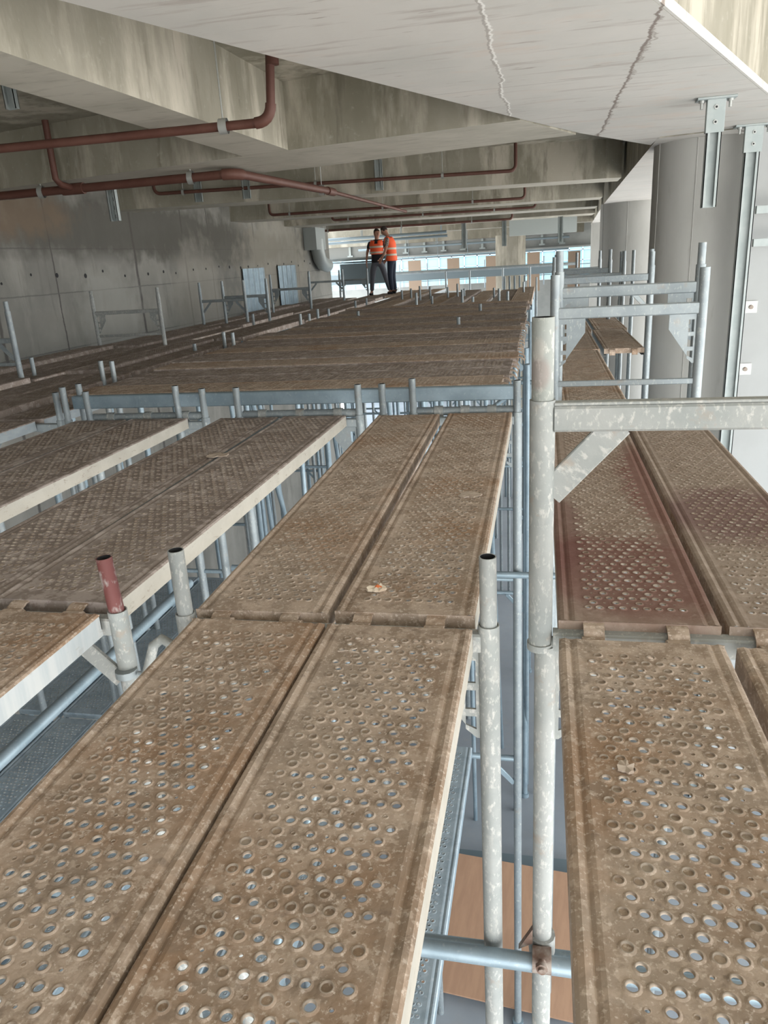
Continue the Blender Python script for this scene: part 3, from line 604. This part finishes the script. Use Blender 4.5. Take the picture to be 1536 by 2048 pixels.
# ------------------------------------------------------------------ pipes, hangers
def elbow(p, a, c, r=.12, n=6):
    """points rounding corner p between directions towards a and c"""
    p, a, c = Vector(p), Vector(a), Vector(c); u = (a-p).normalized()*r; v = (c-p).normalized()*r
    return [p + u*(1-t)**2 + v*t**2 for t in [i/n for i in range(n+1)]]
def strap(parent, p, r, ztop, w_=.03):
    x, y, z = p; b = MB(); n = 14
    vs = [Vector((0, math.cos(2*math.pi*i/n)*(r+.006), math.sin(2*math.pi*i/n)*(r+.02))) for i in range(n)]
    b.add([v+Vector((s_*w_, 0, 0)) for s_ in (-1, 1) for v in vs] + [v*.9+Vector((s_*w_, 0, 0)) for s_ in (-1, 1) for v in vs],
          [(i,(i+1)%n,n+(i+1)%n,n+i) for i in range(n)] + [(2*n+i,3*n+i,3*n+(i+1)%n,2*n+(i+1)%n) for i in range(n)], 0, True)
    o = b.build('hanger_strap', M['clamp'], parent); o.location = p
    b = MB(); b.tube((0,0,r), (0,0,ztop-z), .006, 6); q = b.build('hanger_rod', M['clamp'], parent); q.location = p
PG = 'red fire pipes under the beams'
t = empty('sprinkler_pipe', (0, 0, 0)); tag(t, 'red pipe under the near beam turning up to the slab at its right end', 'pipe', PG)
A0, A1, A2 = (-6.6, 5.28, 1.93), (-1.80, 5.38, 1.93), (-1.74, 5.36, SLAB)
b = MB(); b.path([A0, (-3, 5.36, 1.93)] + elbow(A1, A0, A2, .10) + [A2], .030, 12); b.build('pipe_run', M['pipe'], t)
b = MB(); b.path(elbow(A1, A0, A2, .11), .037, 12); b.build('elbow_fitting', M['pipe'], t)
b = MB(); b.tube((-1.745, 5.36, 2.26), (-1.742, 5.36, 2.34), .042, 12); b.build('coupling', M['pipe'], t)
strap(t, (-2.14, 5.37, 1.93), .03, SLAB)
t = empty('sprinkler_pipe', (0, 0, 0)); tag(t, 'thicker red main with tee, bending away to the back at its right end', 'pipe', PG)
B0, B1, B2, B3 = (-6.6, 8.0, 1.92), (-3.05, 7.83, 1.92), (-2.80, 10.6, 1.92), (-2.74, 16.3, 1.92)
b = MB(); b.path([B0] + elbow(B1, B0, B2, .12) + [B2], .044, 12); b.build('pipe_run', M['pipe'], t)
b = MB(); b.tube(B2, B3, .026, 10); b.build('thin_run', M['pipe'], t)
b = MB(); b.path(elbow(B1, B0, B2, .14), .055, 12); b.tube((-2.806, 10.45, 1.92), (-2.80, 10.75, 1.92), .052, 12); b.build('elbow_fitting', M['pipe'], t)
b = MB(); b.tube((-5.08, 7.93, 1.92), (-4.82, 7.92, 1.92), .058, 12); b.build('tee_fitting', M['pipe'], t)
b = MB(); b.path([(-4.95, 7.92, 1.93), (-4.96, 7.72, 1.95), (-4.97, 7.66, 2.0), (-4.97, 7.66, SLAB)], .034, 10); b.build('riser', M['pipe'], t)
for p in ((-5.35, 7.94, 1.92), (-3.55, 7.855, 1.92), (-2.84, 10.3, 1.92)): strap(t, p, .044, 2.55 if p[1] > 9 else 2.4)
for (yl, yr, x0, x1, z, r, lab) in ((11.55, 12.55, -5.85, -.40, 2.17, .026, 'thin brown pipe hung before the second cross beam'), (16.5, 17.2, -5.75, -.36, 2.06, .028, 'thin brown pipe hung before the third cross beam'), (20.2, 21.0, -5.35, -.17, 2.06, .03, 'brown pipe hung before the fourth cross beam, above the workers'), (23.9, 24.9, -7, -.9, 1.97, .035, 'dark pipe hung before the farthest cross beam')):
    t = empty('sprinkler_pipe', (0, 0, 0)); tag(t, lab, 'pipe', PG)
    P0, P1, P2, P3 = (x0, yl, SLAB), (x0, yl, z), (x1, yr, z), (x1, yr, SLAB)
    b = MB(); b.path([P0] + elbow(P1, P0, P2, .1) + elbow(P2, P1, P3, .1) + [P3], r, 8); b.build('pipe_run', M['pipe'], t)
    for q in (.08, .45, .8):
        strap(t, (x0+(x1-x0)*q, yl+(yr-yl)*q, z), r, SLAB, .02)
# strut channels
def channel(name, x, y, z0, z1, w_, d, label, plate=True, rz=0, lip=True, group='strut channels hanging from the concrete', slots=False):
    t = empty(name, (x, y, z1), rz); tag(t, label, 'bracket', group); h = z1-z0; e_ = w_*.12
    b = MB(); b.box((-w_/2, d/2-e_*.5, -h), (w_/2, d/2, -.05)); b.box((-w_/2, -d/2, -h), (-w_/2+e_*.5, d/2, -.05)); b.box((w_/2-e_*.5, -d/2, -h), (w_/2, d/2, -.05))
    b.box((-w_/2, -d/2, -h), (-w_/2+e_*1.8, -d/2+e_*.5, -.05)); b.box((w_/2-e_*1.8, -d/2, -h), (w_/2, -d/2+e_*.5, -.05))
    for q in range(int(h/.09) if slots else 0):
        b.box((-w_*.14, d/2-e_*.5-.001, -h+.03+q*.09), (w_*.14, d/2-e_*.5+.0005, -h+.07+q*.09), 1)
    b.build('channel', [M['strut'], M['black']], t)
    if plate:
        b = MB(); b.rbox((-w_*1.3, -d*1.1, -.018), (w_*1.3, d*1.1, 0), .004); b.build('base_plate', M['strut'], t)
        b = MB(); b.rbox((-w_*.62, -d*.62, -.24), (w_*.62, -d*.5, -.015), .003); b.box((-w_*.62, -d*.5, -.24), (-w_*.55, d*.2, -.015)); b.build('bracket_shoe', M['strut'], t)
        for s_ in (-1, 1):
            b = MB(); b.tube((s_*w_*.95, -d*.2, -.018), (s_*w_*.95, -d*.2, -.075), .011, 8); b.tube((s_*w_*.95, -d*.2, -.018), (s_*w_*.95, -d*.2, -.035), .022, 6); b.build('anchor_bolt', M['clamp'], t)
        for zz in (-.07, -.17):
            b = MB(); b.tube((0, -d*.62, zz), (0, -d*.75, zz), .017, 6); b.tube((0, -d*.62, zz), (0, -d*.80, zz), .008, 8, mi=1); b.build('bolt', [M['clamp'], M['black']], t)
    return t
channel('strut_channel', 1.255, 6.6, 1.24, 2.0, .105, .06, 'zinc channel bolted to the bright soffit, right of centre')
channel('strut_channel', -4.75, 8.35, 1.60, 2.0, .10, .07, 'slotted zinc channel hanging at left above the wall', plate=False, slots=True)
channel('strut_channel', -3.95, 5.7, 2.25, SLAB, .09, .05, 'short channel in the dark recess at the left edge', plate=False)
for x, y, l in ((-5.2, 11.7, 'first small channel before the second cross beam'), (-4.45, 11.8, 'second small channel before the second cross beam'), (-2.45, 12.2, 'third small channel before the second cross beam')):
    channel('strut_channel', x, y, 2.02, 2.5, .12, .05, l, plate=False)
for x, y, l in ((-1.15, 25.0, 'far channel hanging left of the distant round column'), (-2.4, 25.0, 'far channel hanging above the brown far boards'), (.55, 25.0, 'far channel hanging right of the distant round column')):
    channel('strut_channel', x, y, 1.2, 2.0, .14, .08, l, plate=False, group='far hanging channels')
t = channel('strut_channel', 1.93, 8.30, -5.6, 2.0, .13, .06, 'full-height channel standing against the pale wall by the column', group='channels on the pale wall')
for z, l in ((1.25, 'upper'), (.95, 'lower')):
    b = MB(); b.box((0, -.03, -.035), (2.2, .03, .035)); o = b.build('horizontal_strut', M['strut']); o.location = (2.02, 8.32, z); tag(o, '%s horizontal arm reaching right from the full-height channel' % l, 'bracket', 'channels on the pale wall')
for z in (.32, -.32):
    b = MB(); b.box((-.06, -.015, -.06), (.06, .0, .06)); b.tube((0, -.015, 0), (0, -.03, 0), .022, 8, mi=1); o = b.build('fixing_plate', [M['clamp'], M['rust']]); o.location = (2.13, 8.62, z); tag(o, '%s small square fixing plate on the pale wall' % ('upper' if z > 0 else 'lower'), 'bracket', 'fixing plates')
# corrugated sheets, duct
for y0, y1, z0, z1, l in ((16.85, 18.25, -.25, 1.0, 'nearer corrugated metal sheet leaning on the wall'), (19.3, 20.75, -.25, 1.02, 'farther corrugated metal sheet leaning on the wall')):
    b = MB(); n = 48; vs = []
    for zz in (z0, z1):
        for off in (0, .01):
            for i in range(n+1):
                ph = (i % 12)/12; d = .05 if .3 < ph < .7 else (0 if ph < .15 or ph > .85 else .025)
                vs.append((-6.66+d+off, y0+(y1-y0)*i/n, zz))
    m_ = n+1; fs = []
    for i in range(n):
        for k_ in (0, 1): fs.append((k_*m_+i, k_*m_+i+1, (2+k_)*m_+i+1, (2+k_)*m_+i))
        fs.append((2*m_+i, 2*m_+i+1, 3*m_+i+1, 3*m_+i))
    b.add(vs, fs); o = b.build('corrugated_sheet', M['galv_blue']); tag(o, l, 'metal sheet', 'corrugated sheets on the wall')
t = empty('air_duct', (-6.42, 22.8, 2.0)); tag(t, 'grey sheet duct with elbow high at the far end of the wall', 'duct')
b = MB(); b.box((-.27, -.9, -.6), (.1, .1, .0)); b.build('duct_box', M['duct'], t)
b = MB(); b.path([(-.05, -.3, -.3), (-.05, -.3, -.62), (-.05, -.15, -.85), (-.05, .15, -1.0), (-.05, .6, -1.05)], .2, 14); b.build('duct_elbow', M['duct'], t)
# ------------------------------------------------------------------ distance
DG = 'tan boards beyond the far deck'
for x, z0, z1, w_, l in ((-6.03, -.6, .90, .62, 'tan board left, just right of the workers'), (-4.15, -.6, .90, .58, 'tan board middle, between workers and round column'), (-.38, -.8, .95, .58, 'tan board right of the distant round column'), (1.47, -.8, .9, .55, 'tan board left of the far right columns'), (-2.2, -.8, .9, .8, 'tan board partly hidden by the distant round column')):
    b = MB(); b.box((-w_/2, 0, 0), (w_/2, .06, z1-z0)); o = b.build('board_panel', M['cardboard']); o.location = (x, 37.6, z0); tag(o, l, 'board', DG)
t = empty('railing', (-3, 38.2, .25)); tag(t, 'thin dark railing along the distant bright opening', 'railing')
for zz in (.05, -.35):
    b = MB(); b.tube((-10, 0, zz), (10, 0, zz), .02, 6); b.build('rail', M['mullion'], t)
for i in range(14):
    b = MB(); b.tube((-9.5+i*1.4, 0, -.8), (-9.5+i*1.4, 0, .5), .03, 6); b.build('baluster', M['mullion'], t)
t = empty('glazed_building', (-4, 62, GZ)); tag(t, 'pale cyan glazed building seen through the distant opening', 'building')
b = MB(); b.box((-16, 0, 0), (9, 6, 9.5)); b.build('glass_wall', M['glass_far'], t)
b = MB()
for i in range(26): b.box((-16+i*1.0, -.1, 0), (-15.9+i*1.0, 0, 9.5))
for i in range(12): b.box((-16, -.1, .5+i*.75), (9, 0, .56+i*.75))
b.build('mullion_grid', M['mullion'], t)
b = MB(); b.box((-7.5, -.12, -.19), (2.2, .12, .17)); o = b.build('edge_beam', M['dark_steel']); o.location = (-1.5, 30, .37); tag(o, 'long dark blue-grey beam crossing before the distant opening', 'beam')
b = MB(); b.tube((-3.5, 0, 0), (3.2, 0, 0), .05, 10); o = b.build('guard_tube', M['galv']); o.location = (-2.0, 27.5, .52); tag(o, 'long horizontal tube above the far deck, left of the right lane', 'tube')
for i, (x, y) in enumerate(((-2.95, 24.5), (-2.2, 24.5), (-1.2, 25.0), (-.35, 24.5), (-4.9, 25.5))):
    stub(x, y, -.3, .55, 'post standing at the far rim of the deck before the dark beam', 'posts at the far rim', r=.03)
for i in range(12):
    x = -9.5+i*.95
    b = MB(); b.box((-.05, -.05, -.55), (.05, .05, 0)); b.box((-.14, -.06, -.62), (.14, .06, -.55)); b.box((-.12, -.05, 0), (.12, .05, .03)); o = b.build('facade_clip', M['strut']); o.location = (x, 38.9, 1.86); tag(o, 'small grey bracket in the row on the pale fascia', 'bracket', 'row of brackets on the fascia')
for i, (z, y, r, l) in enumerate(((1.78, 27.2, .05, 'upper dark pipe crossing behind the workers\' heads'), (1.66, 27.4, .045, 'second dark pipe crossing behind the workers\' heads'), (1.5, 36.5, .05, 'thin dark pipe along the pale fascia'), (1.0, 37.0, .035, 'thin dark conduit low on the pale fascia'))):
    t = empty('service_pipe', (0, y, z)); tag(t, l, 'pipe', 'far service pipes')
    b = MB(); b.tube((-8.5, 0, 0), (1.2 if i > 1 else -3.2, 0, .02), r, 8); b.build('pipe_run', M['dark_steel'], t)
    for q in range(4):
        b = MB(); b.tube((0, 0, r*.5), (0, 0, SLAB-z), .012, 6); h_ = b.build('hanger_rod', M['dark_steel'], t); h_.location = (-7.6+q*1.4, 0, 0)
# grey duct at the far right and rolled bundle by the wall end
b = MB(); b.box((-1.35, -.3, -.28), (1.0, .3, .28)); o = b.build('far_duct', M['duct']); o.location = (.20, 29.2, 1.84); tag(o, 'grey boxed duct above the distant round column', 'duct')
t = empty('material_pile', (-6.15, 25.2, .2)); tag(t, 'dark heap of stacked tubes and sheets at the wall end', 'pile')
b = MB(); b.box((-.3, -.3, .1), (1.2, .3, .75)); b.build('crate', M['dark_steel'], t)
rr = random.Random(5)
for i in range(9):
    b = MB(); z = .78+rr.uniform(0, .12); b.tube((-.7+rr.uniform(-.1, .1), rr.uniform(-.3, .3), z), (1.3, rr.uniform(-.3, .3), z+rr.uniform(-.05, .1)), .025, 8); b.build('tube', M['dark_steel'] if i % 3 else M['galv'], t)

# ------------------------------------------------------------------ bits lying on the planks
def scrap(x, y, z, r, m, label, seed, cat='debris', th=.004, name='mud_flake', ax=1.0, rz=0):
    rnd = random.Random(seed); n = 16; b = MB(); top = []; 
    for i in range(n):
        a = 2*math.pi*i/n; rr_ = r*rnd.uniform(.65, 1.1); top.append((math.cos(a)*rr_*ax, math.sin(a)*rr_, th*rnd.uniform(.6, 2.2)))
    vs = top + [(p[0], p[1], 0) for p in top] + [(0, 0, th*1.6)]
    b.add(vs, [(i,(i+1)%n,n+(i+1)%n,n+i) for i in range(n)] + [(i,(i+1)%n,2*n) for i in range(n)] + [tuple(range(2*n-1,n-1,-1))], 0, False)
    o = b.build(name, M[m]); o.location = (x, y, z); o.rotation_euler[2] = rz; return tag(o, label, cat)
s1 = scrap(-.505, 2.13, .003, .022, 'paper', 'crumpled cream scrap with orange smear on the middle plank', 4, 'scrap', .007, 'food_scrap', 1.6, .35)
rnd = random.Random(9); b = MB(); n = 10
b.add([(math.cos(2*math.pi*i/n)*.016*rnd.uniform(.7, 1.1), math.sin(2*math.pi*i/n)*.013*rnd.uniform(.7, 1.1), .009) for i in range(n)] + [(0, 0, .018)], [(i,(i+1)%n,n) for i in range(n)])
b.build('orange_smear', M['orange_peel'], s1)
scrap(.175, 1.32, .003, .022, 'dry_mud', 'tan mud flake on the near right plank', 2, rz=.5, ax=.8)
scrap(-1.80, 3.85, .003, .05, 'dry_mud', 'pale dried cement splat on the dark plank behind the red stub', 5, ax=1.4, name='cement_splat')
scrap(-.30, 3.13, .003, .045, 'dry_mud', 'pale scuff of dried mud halfway along the far middle plank', 6, ax=1.2, name='cement_splat')
b = MB(); b.path([(-.03, 0, .004), (0, .004, .006), (.03, -.003, .004)], .0022, 5); b.path([(0, .004, .006), (.012, -.02, .003)], .0018, 5); b.path([(0, .004, .006), (.018, .022, .004)], .0018, 5)
o = b.build('dry_twig', M['dry_mud']); o.location = (-.50, 1.72, .004); tag(o, 'tiny forked dry twig at the head of the near middle plank', 'twig')

# ------------------------------------------------------------------ people
def skin_mesh(name, joints, edges, m, parent, sub=2, root=0):
    """joints: list of (x,y,z,r or (rx,ry)); one continuous surface"""
    me = bpy.data.meshes.new(name); me.from_pydata([j[:3] for j in joints], edges, [])
    o = bpy.data.objects.new(name, me); COL.objects.link(o)
    sk = o.modifiers.new('skin', 'SKIN'); sk.use_smooth_shade = True; sk.branch_smoothing = .4
    bm = bmesh.new(); bm.from_mesh(me); lay = bm.verts.layers.skin.verify(); bm.verts.ensure_lookup_table()
    for i, j in enumerate(joints):
        r = j[3]; bm.verts[i][lay].radius = r if isinstance(r, tuple) else (r, r); bm.verts[i][lay].use_root = (i == root)
    bm.to_mesh(me); bm.free()
    if sub: ss = o.modifiers.new('sub', 'SUBSURF'); ss.levels = sub; ss.render_levels = sub
    me.materials.append(m)
    dg = bpy.context.evaluated_depsgraph_get(); ev = o.evaluated_get(dg); nm = bpy.data.meshes.new_from_object(ev)
    o.modifiers.clear(); o.data = nm
    for p in nm.polygons: p.use_smooth = True
    if parent: o.parent = parent
    return o
def ellipsoid(name, c, r, m, parent, cut=None, seg=20):
    bm = bmesh.new(); bmesh.ops.create_uvsphere(bm, u_segments=seg, v_segments=seg//2+2, radius=1)
    for v in bm.verts: v.co = Vector((v.co.x*r[0], v.co.y*r[1], v.co.z*r[2])) + Vector(c)
    if cut: 
        bmesh.ops.delete(bm, geom=[v for v in bm.verts if cut(v.co)], context='VERTS')
    me = bpy.data.meshes.new(name); bm.to_mesh(me); bm.free(); me.materials.append(m)
    for p in me.polygons: p.use_smooth = True
    return link(name, me, parent)
def person(loc, rz, label, J, shirt, trousers, hat=None):
    """J: joint dictionary in local space, facing -y, metres; built as one skinned body with clothing over it"""
    t = empty('person', loc, rz); tag(t, label, 'person', 'two workers in orange vests')
    jn = []; ed = []; ix = {}
    def add(k_, r, par=None):
        ix[k_] = len(jn); jn.append((*J[k_], r))
        if par: ed.append((ix[par], ix[k_]))
    add('pelvis', (.125, .09)); add('waist', (.11, .08), 'pelvis'); add('chest', (.13, .09), 'waist'); add('neckb', (.062, .06), 'chest'); add('neck', (.055, .058), 'neckb')
    add('skull0', (.080, .092), 'neck'); add('skull1', (.094, .11), 'skull0'); add('skull2', (.075, .09), 'skull1')
    for s_ in 'LR':
        add('sho'+s_, (.050, .050), 'chest'); add('elb'+s_, .043, 'sho'+s_); add('wri'+s_, .026, 'elb'+s_); add('palm'+s_, (.036, .02), 'wri'+s_)
        # five separate fingers
        p = Vector(J['palm'+s_]); d = (p-Vector(J['wri'+s_])).normalized(); side = Vector((0, 1, 0)) if abs(d.y) < .8 else Vector((1, 0, 0))
        side = (side - d*side.dot(d)).normalized(); inn = d.cross(side)*(1 if s_ == 'L' else -1)
        for f, (off, ln) in enumerate(((-.027, .058), (-.009, .070), (.009, .066), (.026, .052))):
            a = p + d*.022 + side*off; q = a + d*ln*.55 + inn*.008; c = q + d*ln*.42 + inn*.022
            for kk, (pt, r) in enumerate(((a, .0098), (q, .0088), (c, .0075))):
                jn.append((*pt, r)); n_ = len(jn)-1; ed.append((ix['palm'+s_] if kk == 0 else n_-1, n_))
        a = p - d*.02 - side*.034; q = a + d*.03 - side*.014 + inn*.01; c = q + d*.026 + inn*.008
        for kk, (pt, r) in enumerate(((a, .0115), (q, .0098), (c, .008))):
            jn.append((*pt, r)); n_ = len(jn)-1; ed.append((ix['palm'+s_] if kk == 0 else n_-1, n_))
        add('hip'+s_, .078, 'pelvis'); add('kne'+s_, .052, 'hip'+s_); add('ank'+s_, .038, 'kne'+s_); add('toe'+s_, (.04, .028), 'ank'+s_)
    body = skin_mesh('body', jn, ed, M['skin'], t, 1)
    # face on the head
    hd = Vector(J['skull1']); f_ = Vector(J['face']).normalized(); rt = f_.cross(Vector((0, 0, 1))).normalized(); up = rt.cross(f_)
    P = lambda a, b_, c: tuple(hd + rt*a + up*b_ + f_*c)
    b = MB(); b.path([P(0, .012, .085), P(0, -.015, .108), P(0, -.028, .112), P(0, -.034, .09)], .011, 8); b.build('nose', M['skin'], t)
    for s_ in (-1, 1):
        ellipsoid('eye', P(s_*.03, .012, .083), (.010, .010, .007), M['eye'], t, seg=10)
        ellipsoid('ear', P(s_*.082, -.005, -.005), (.014, .02, .032), M['skin'], t, seg=10)
    b = MB(); b.path([P(-.024, -.062, .082), P(0, -.060, .090), P(.024, -.062, .082)], .006, 6); b.build('mouth', M['lips'], t)
    def sub_skin(name, keys, m, sub=1):
        jj = []; ee = []; im = {}
        for k_, r, par in keys:
            im[k_+str(len([q for q in im if q.startswith(k_)])) if False else k_] = len(jj); jj.append((*(J[k_] if k_ in J else k_), r) if k_ in J else None)
            if par: ee.append((im[par], im[k_]))
        return skin_mesh(name, jj, ee, m, t, sub)
    sub_skin('trousers', [('pelvis', (.185, .145), None), ('waistlow', (.175, .138), 'pelvis'), ('waist', (.155, .12), 'waistlow'), ('hipL', .112, 'pelvis'), ('kneL', .080, 'hipL'), ('cuffL', .064, 'kneL'), ('hipR', .112, 'pelvis'), ('kneR', .080, 'hipR'), ('cuffR', .064, 'kneR')], trousers)
    prof = ((.84, .170, .138), (.93, .172, .138), (1.02, .165, .130), (1.10, .162, .126), (1.22, .175, .134), (1.34, .192, .140), (1.42, .196, .128), (1.465, .172, .108), (1.495, .120, .090), (1.515, .082, .078))
    keys = [(.8, Vector(J['pelvis'])), (.93, Vector(J['pelvis'])), (1.10, Vector(J['waist'])), (1.36, Vector(J['chest'])), (1.50, Vector(J['neckb'])), (1.6, Vector(J['neckb']))]
    def centre(z):
        for (za, a), (zb, c) in zip(keys, keys[1:]):
            if za <= z <= zb: q = (z-za)/(zb-za); v = a.lerp(c, q); return Vector((v.x, v.y, z))
        return Vector((0, 0, z))
    def radii(z):
        for (za, xa, ya), (zb, xb, yb) in zip(prof, prof[1:]):
            if za <= z <= zb: q = (z-za)/(zb-za); return xa+(xb-xa)*q, ya+(yb-ya)*q
        return prof[-1][1:] if z > 1 else prof[0][1:]
    def loft(name, z0, z1, sc, m, parent, n=28, vneck=0):
        zs_ = [z0+(z1-z0)*i/16 for i in range(17)]; b = MB(); vs = []
        for z in zs_:
            c = centre(z); rx, ry = radii(z)
            for i in range(n):
                a = 2*math.pi*i/n; dz = 0
                wr = 1 + .015*math.sin(a*5+z*23)
                vs.append(c + Vector((math.cos(a)*rx*sc*wr, math.sin(a)*ry*sc*wr, dz)))
        fs = [(r_*n+i, r_*n+(i+1)%n, (r_+1)*n+(i+1)%n, (r_+1)*n+i) for r_ in range(16) for i in range(n)]
        if vneck:      # open V in front of the throat
            fs = [f for f in fs if not (vs[f[0]].z > 1.36 and vs[f[0]].y < centre(vs[f[0]].z).y and abs((vs[f[0]].x+vs[f[1]].x)/2 - centre(vs[f[0]].z).x) < (vs[f[0]].z-1.36)*.55)]
        b.add(vs, fs, 0, True); o = b.build(name, m, parent, fix=False)
        so_ = o.modifiers.new('cloth', 'SOLIDIFY'); so_.thickness = .006; return o
    loft('shirt', .90, 1.515, 1.0, shirt, t)
    for s_ in 'LR':
        q = Vector(J['sho'+s_]); c = Vector(J['slv'+s_])
        skin_mesh('sleeve', [(*(q*.82+centre(q.z)*.18), .066), (*q, .068), (*c, .062)], [(0,1),(1,2)], shirt, t, 1)
    vest = loft('vest', J['hem'][2], 1.50, 1.09, M['orange'], t, vneck=1)
    for s_ in 'LR':
        q = Vector(J['sho'+s_]); skin_mesh('vest_shoulder', [(*(q*.45+centre(q.z+.03)*.55+Vector((0,0,.02))), .062), (*(q*.93+centre(q.z)*.07+Vector((0,0,.012))), .076)], [(0,1)], M['orange'], vest, 1)
    for zb in J['bands']: loft('reflective_band', zb-.025, zb+.025, 1.12, M['reflect'], vest)
    for s_ in 'LR':
        a = Vector(J['ank'+s_]); q = Vector(J['toe'+s_]); d = (q-a); d.z = 0; d.normalize()
        b = MB(); base = Vector((a.x, a.y, .0)); pr = [(-.075, .0, .04), (-.06, .045, .05), (.02, .05, .05), (.10, .045, .035), (.175, .03, .03), (.195, 0, .02)]
        sh = skin_mesh('shoe', [(*(base-d*.05+Vector((0,0,.05))), .045), (*(base+d*.05+Vector((0,0,.045))), .045), (*(base+d*.15+Vector((0,0,.035))), (.042, .03)), (*(base+Vector((0,0,.10))), .05)], [(0,1),(1,2),(0,3)], M['black_cloth'], t, 1)
    ellipsoid('hair', tuple(hd - f_*.012 + up*.018), (.088, .100, .105), M['hair'], t, cut=lambda c: (c-hd).dot(f_) > .035 and (c-hd).dot(up) < .06 or (c-hd).dot(up) < -.045)
    return t
# worker facing the camera, one arm hanging, looking right
Ja = dict(pelvis=(0,0,.93), waistlow=(0,0,1.0), waist=(0,0,1.10), hem=(0,0,1.12), bands=(1.17, 1.32), chest=(.0,-.01,1.36), neckb=(.01,-.01,1.50), neck=(.02,-.03,1.56), skull0=(.03,-.045,1.62), skull1=(.035,-.055,1.69), skull2=(.035,-.045,1.76), face=(.55,-.8,-.15),
    shoL=(-.20,0,1.43), elbL=(-.29,.03,1.16), slvL=(-.25,.015,1.27), wriL=(-.31,-.05,.93), palmL=(-.31,-.07,.85), shoR=(.20,0,1.43), elbR=(.27,-.02,1.17), slvR=(.24,-.01,1.28), wriR=(.15,-.18,1.03), palmR=(.11,-.23,.98),
    hipL=(-.11,0,.88), kneL=(-.17,-.04,.49), ankL=(-.22,0,.09), cuffL=(-.215,0,.10), toeL=(-.25,-.13,.04), hipR=(.11,0,.88), kneR=(.22,-.05,.49), ankR=(.33,0,.09), cuffR=(.32,0,.10), toeR=(.36,-.13,.04))
person((-4.62, 22.15, .05), 0.05, 'person in orange vest over black shirt facing us, legs apart', Ja, M['black_cloth'], M['jeans'])
# worker with back turned, head bowed
Jb = dict(pelvis=(0,0,.93), waistlow=(0,0,1.0), waist=(0,.0,1.10), hem=(0,0,.88), bands=(1.04, 1.20), chest=(0,-.03,1.38), neckb=(0,-.07,1.52), neck=(-.01,-.12,1.58), skull0=(-.02,-.16,1.62), skull1=(-.03,-.20,1.67), skull2=(-.03,-.19,1.735), face=(-.25,-.85,-.45),
    shoL=(-.19,-.03,1.44), elbL=(-.24,-.08,1.17), slvL=(-.225,-.06,1.24), wriL=(-.20,-.22,.96), palmL=(-.19,-.26,.89), shoR=(.19,-.03,1.44), elbR=(.26,-.06,1.17), slvR=(.24,-.05,1.24), wriR=(.24,-.20,.96), palmR=(.235,-.24,.89),
    hipL=(-.10,0,.88), kneL=(-.11,-.03,.48), ankL=(-.12,.02,.09), cuffL=(-.12,.015,.09), toeL=(-.14,-.12,.04), hipR=(.10,0,.88), kneR=(.11,-.03,.48), ankR=(.12,.02,.09), cuffR=(.12,.015,.09), toeR=(.16,-.12,.04))
person((-4.05, 21.35, .09), math.radians(-100), 'person in orange vest and dark trousers turned sideways, head bowed', Jb, M['plaid'], M['navy'])
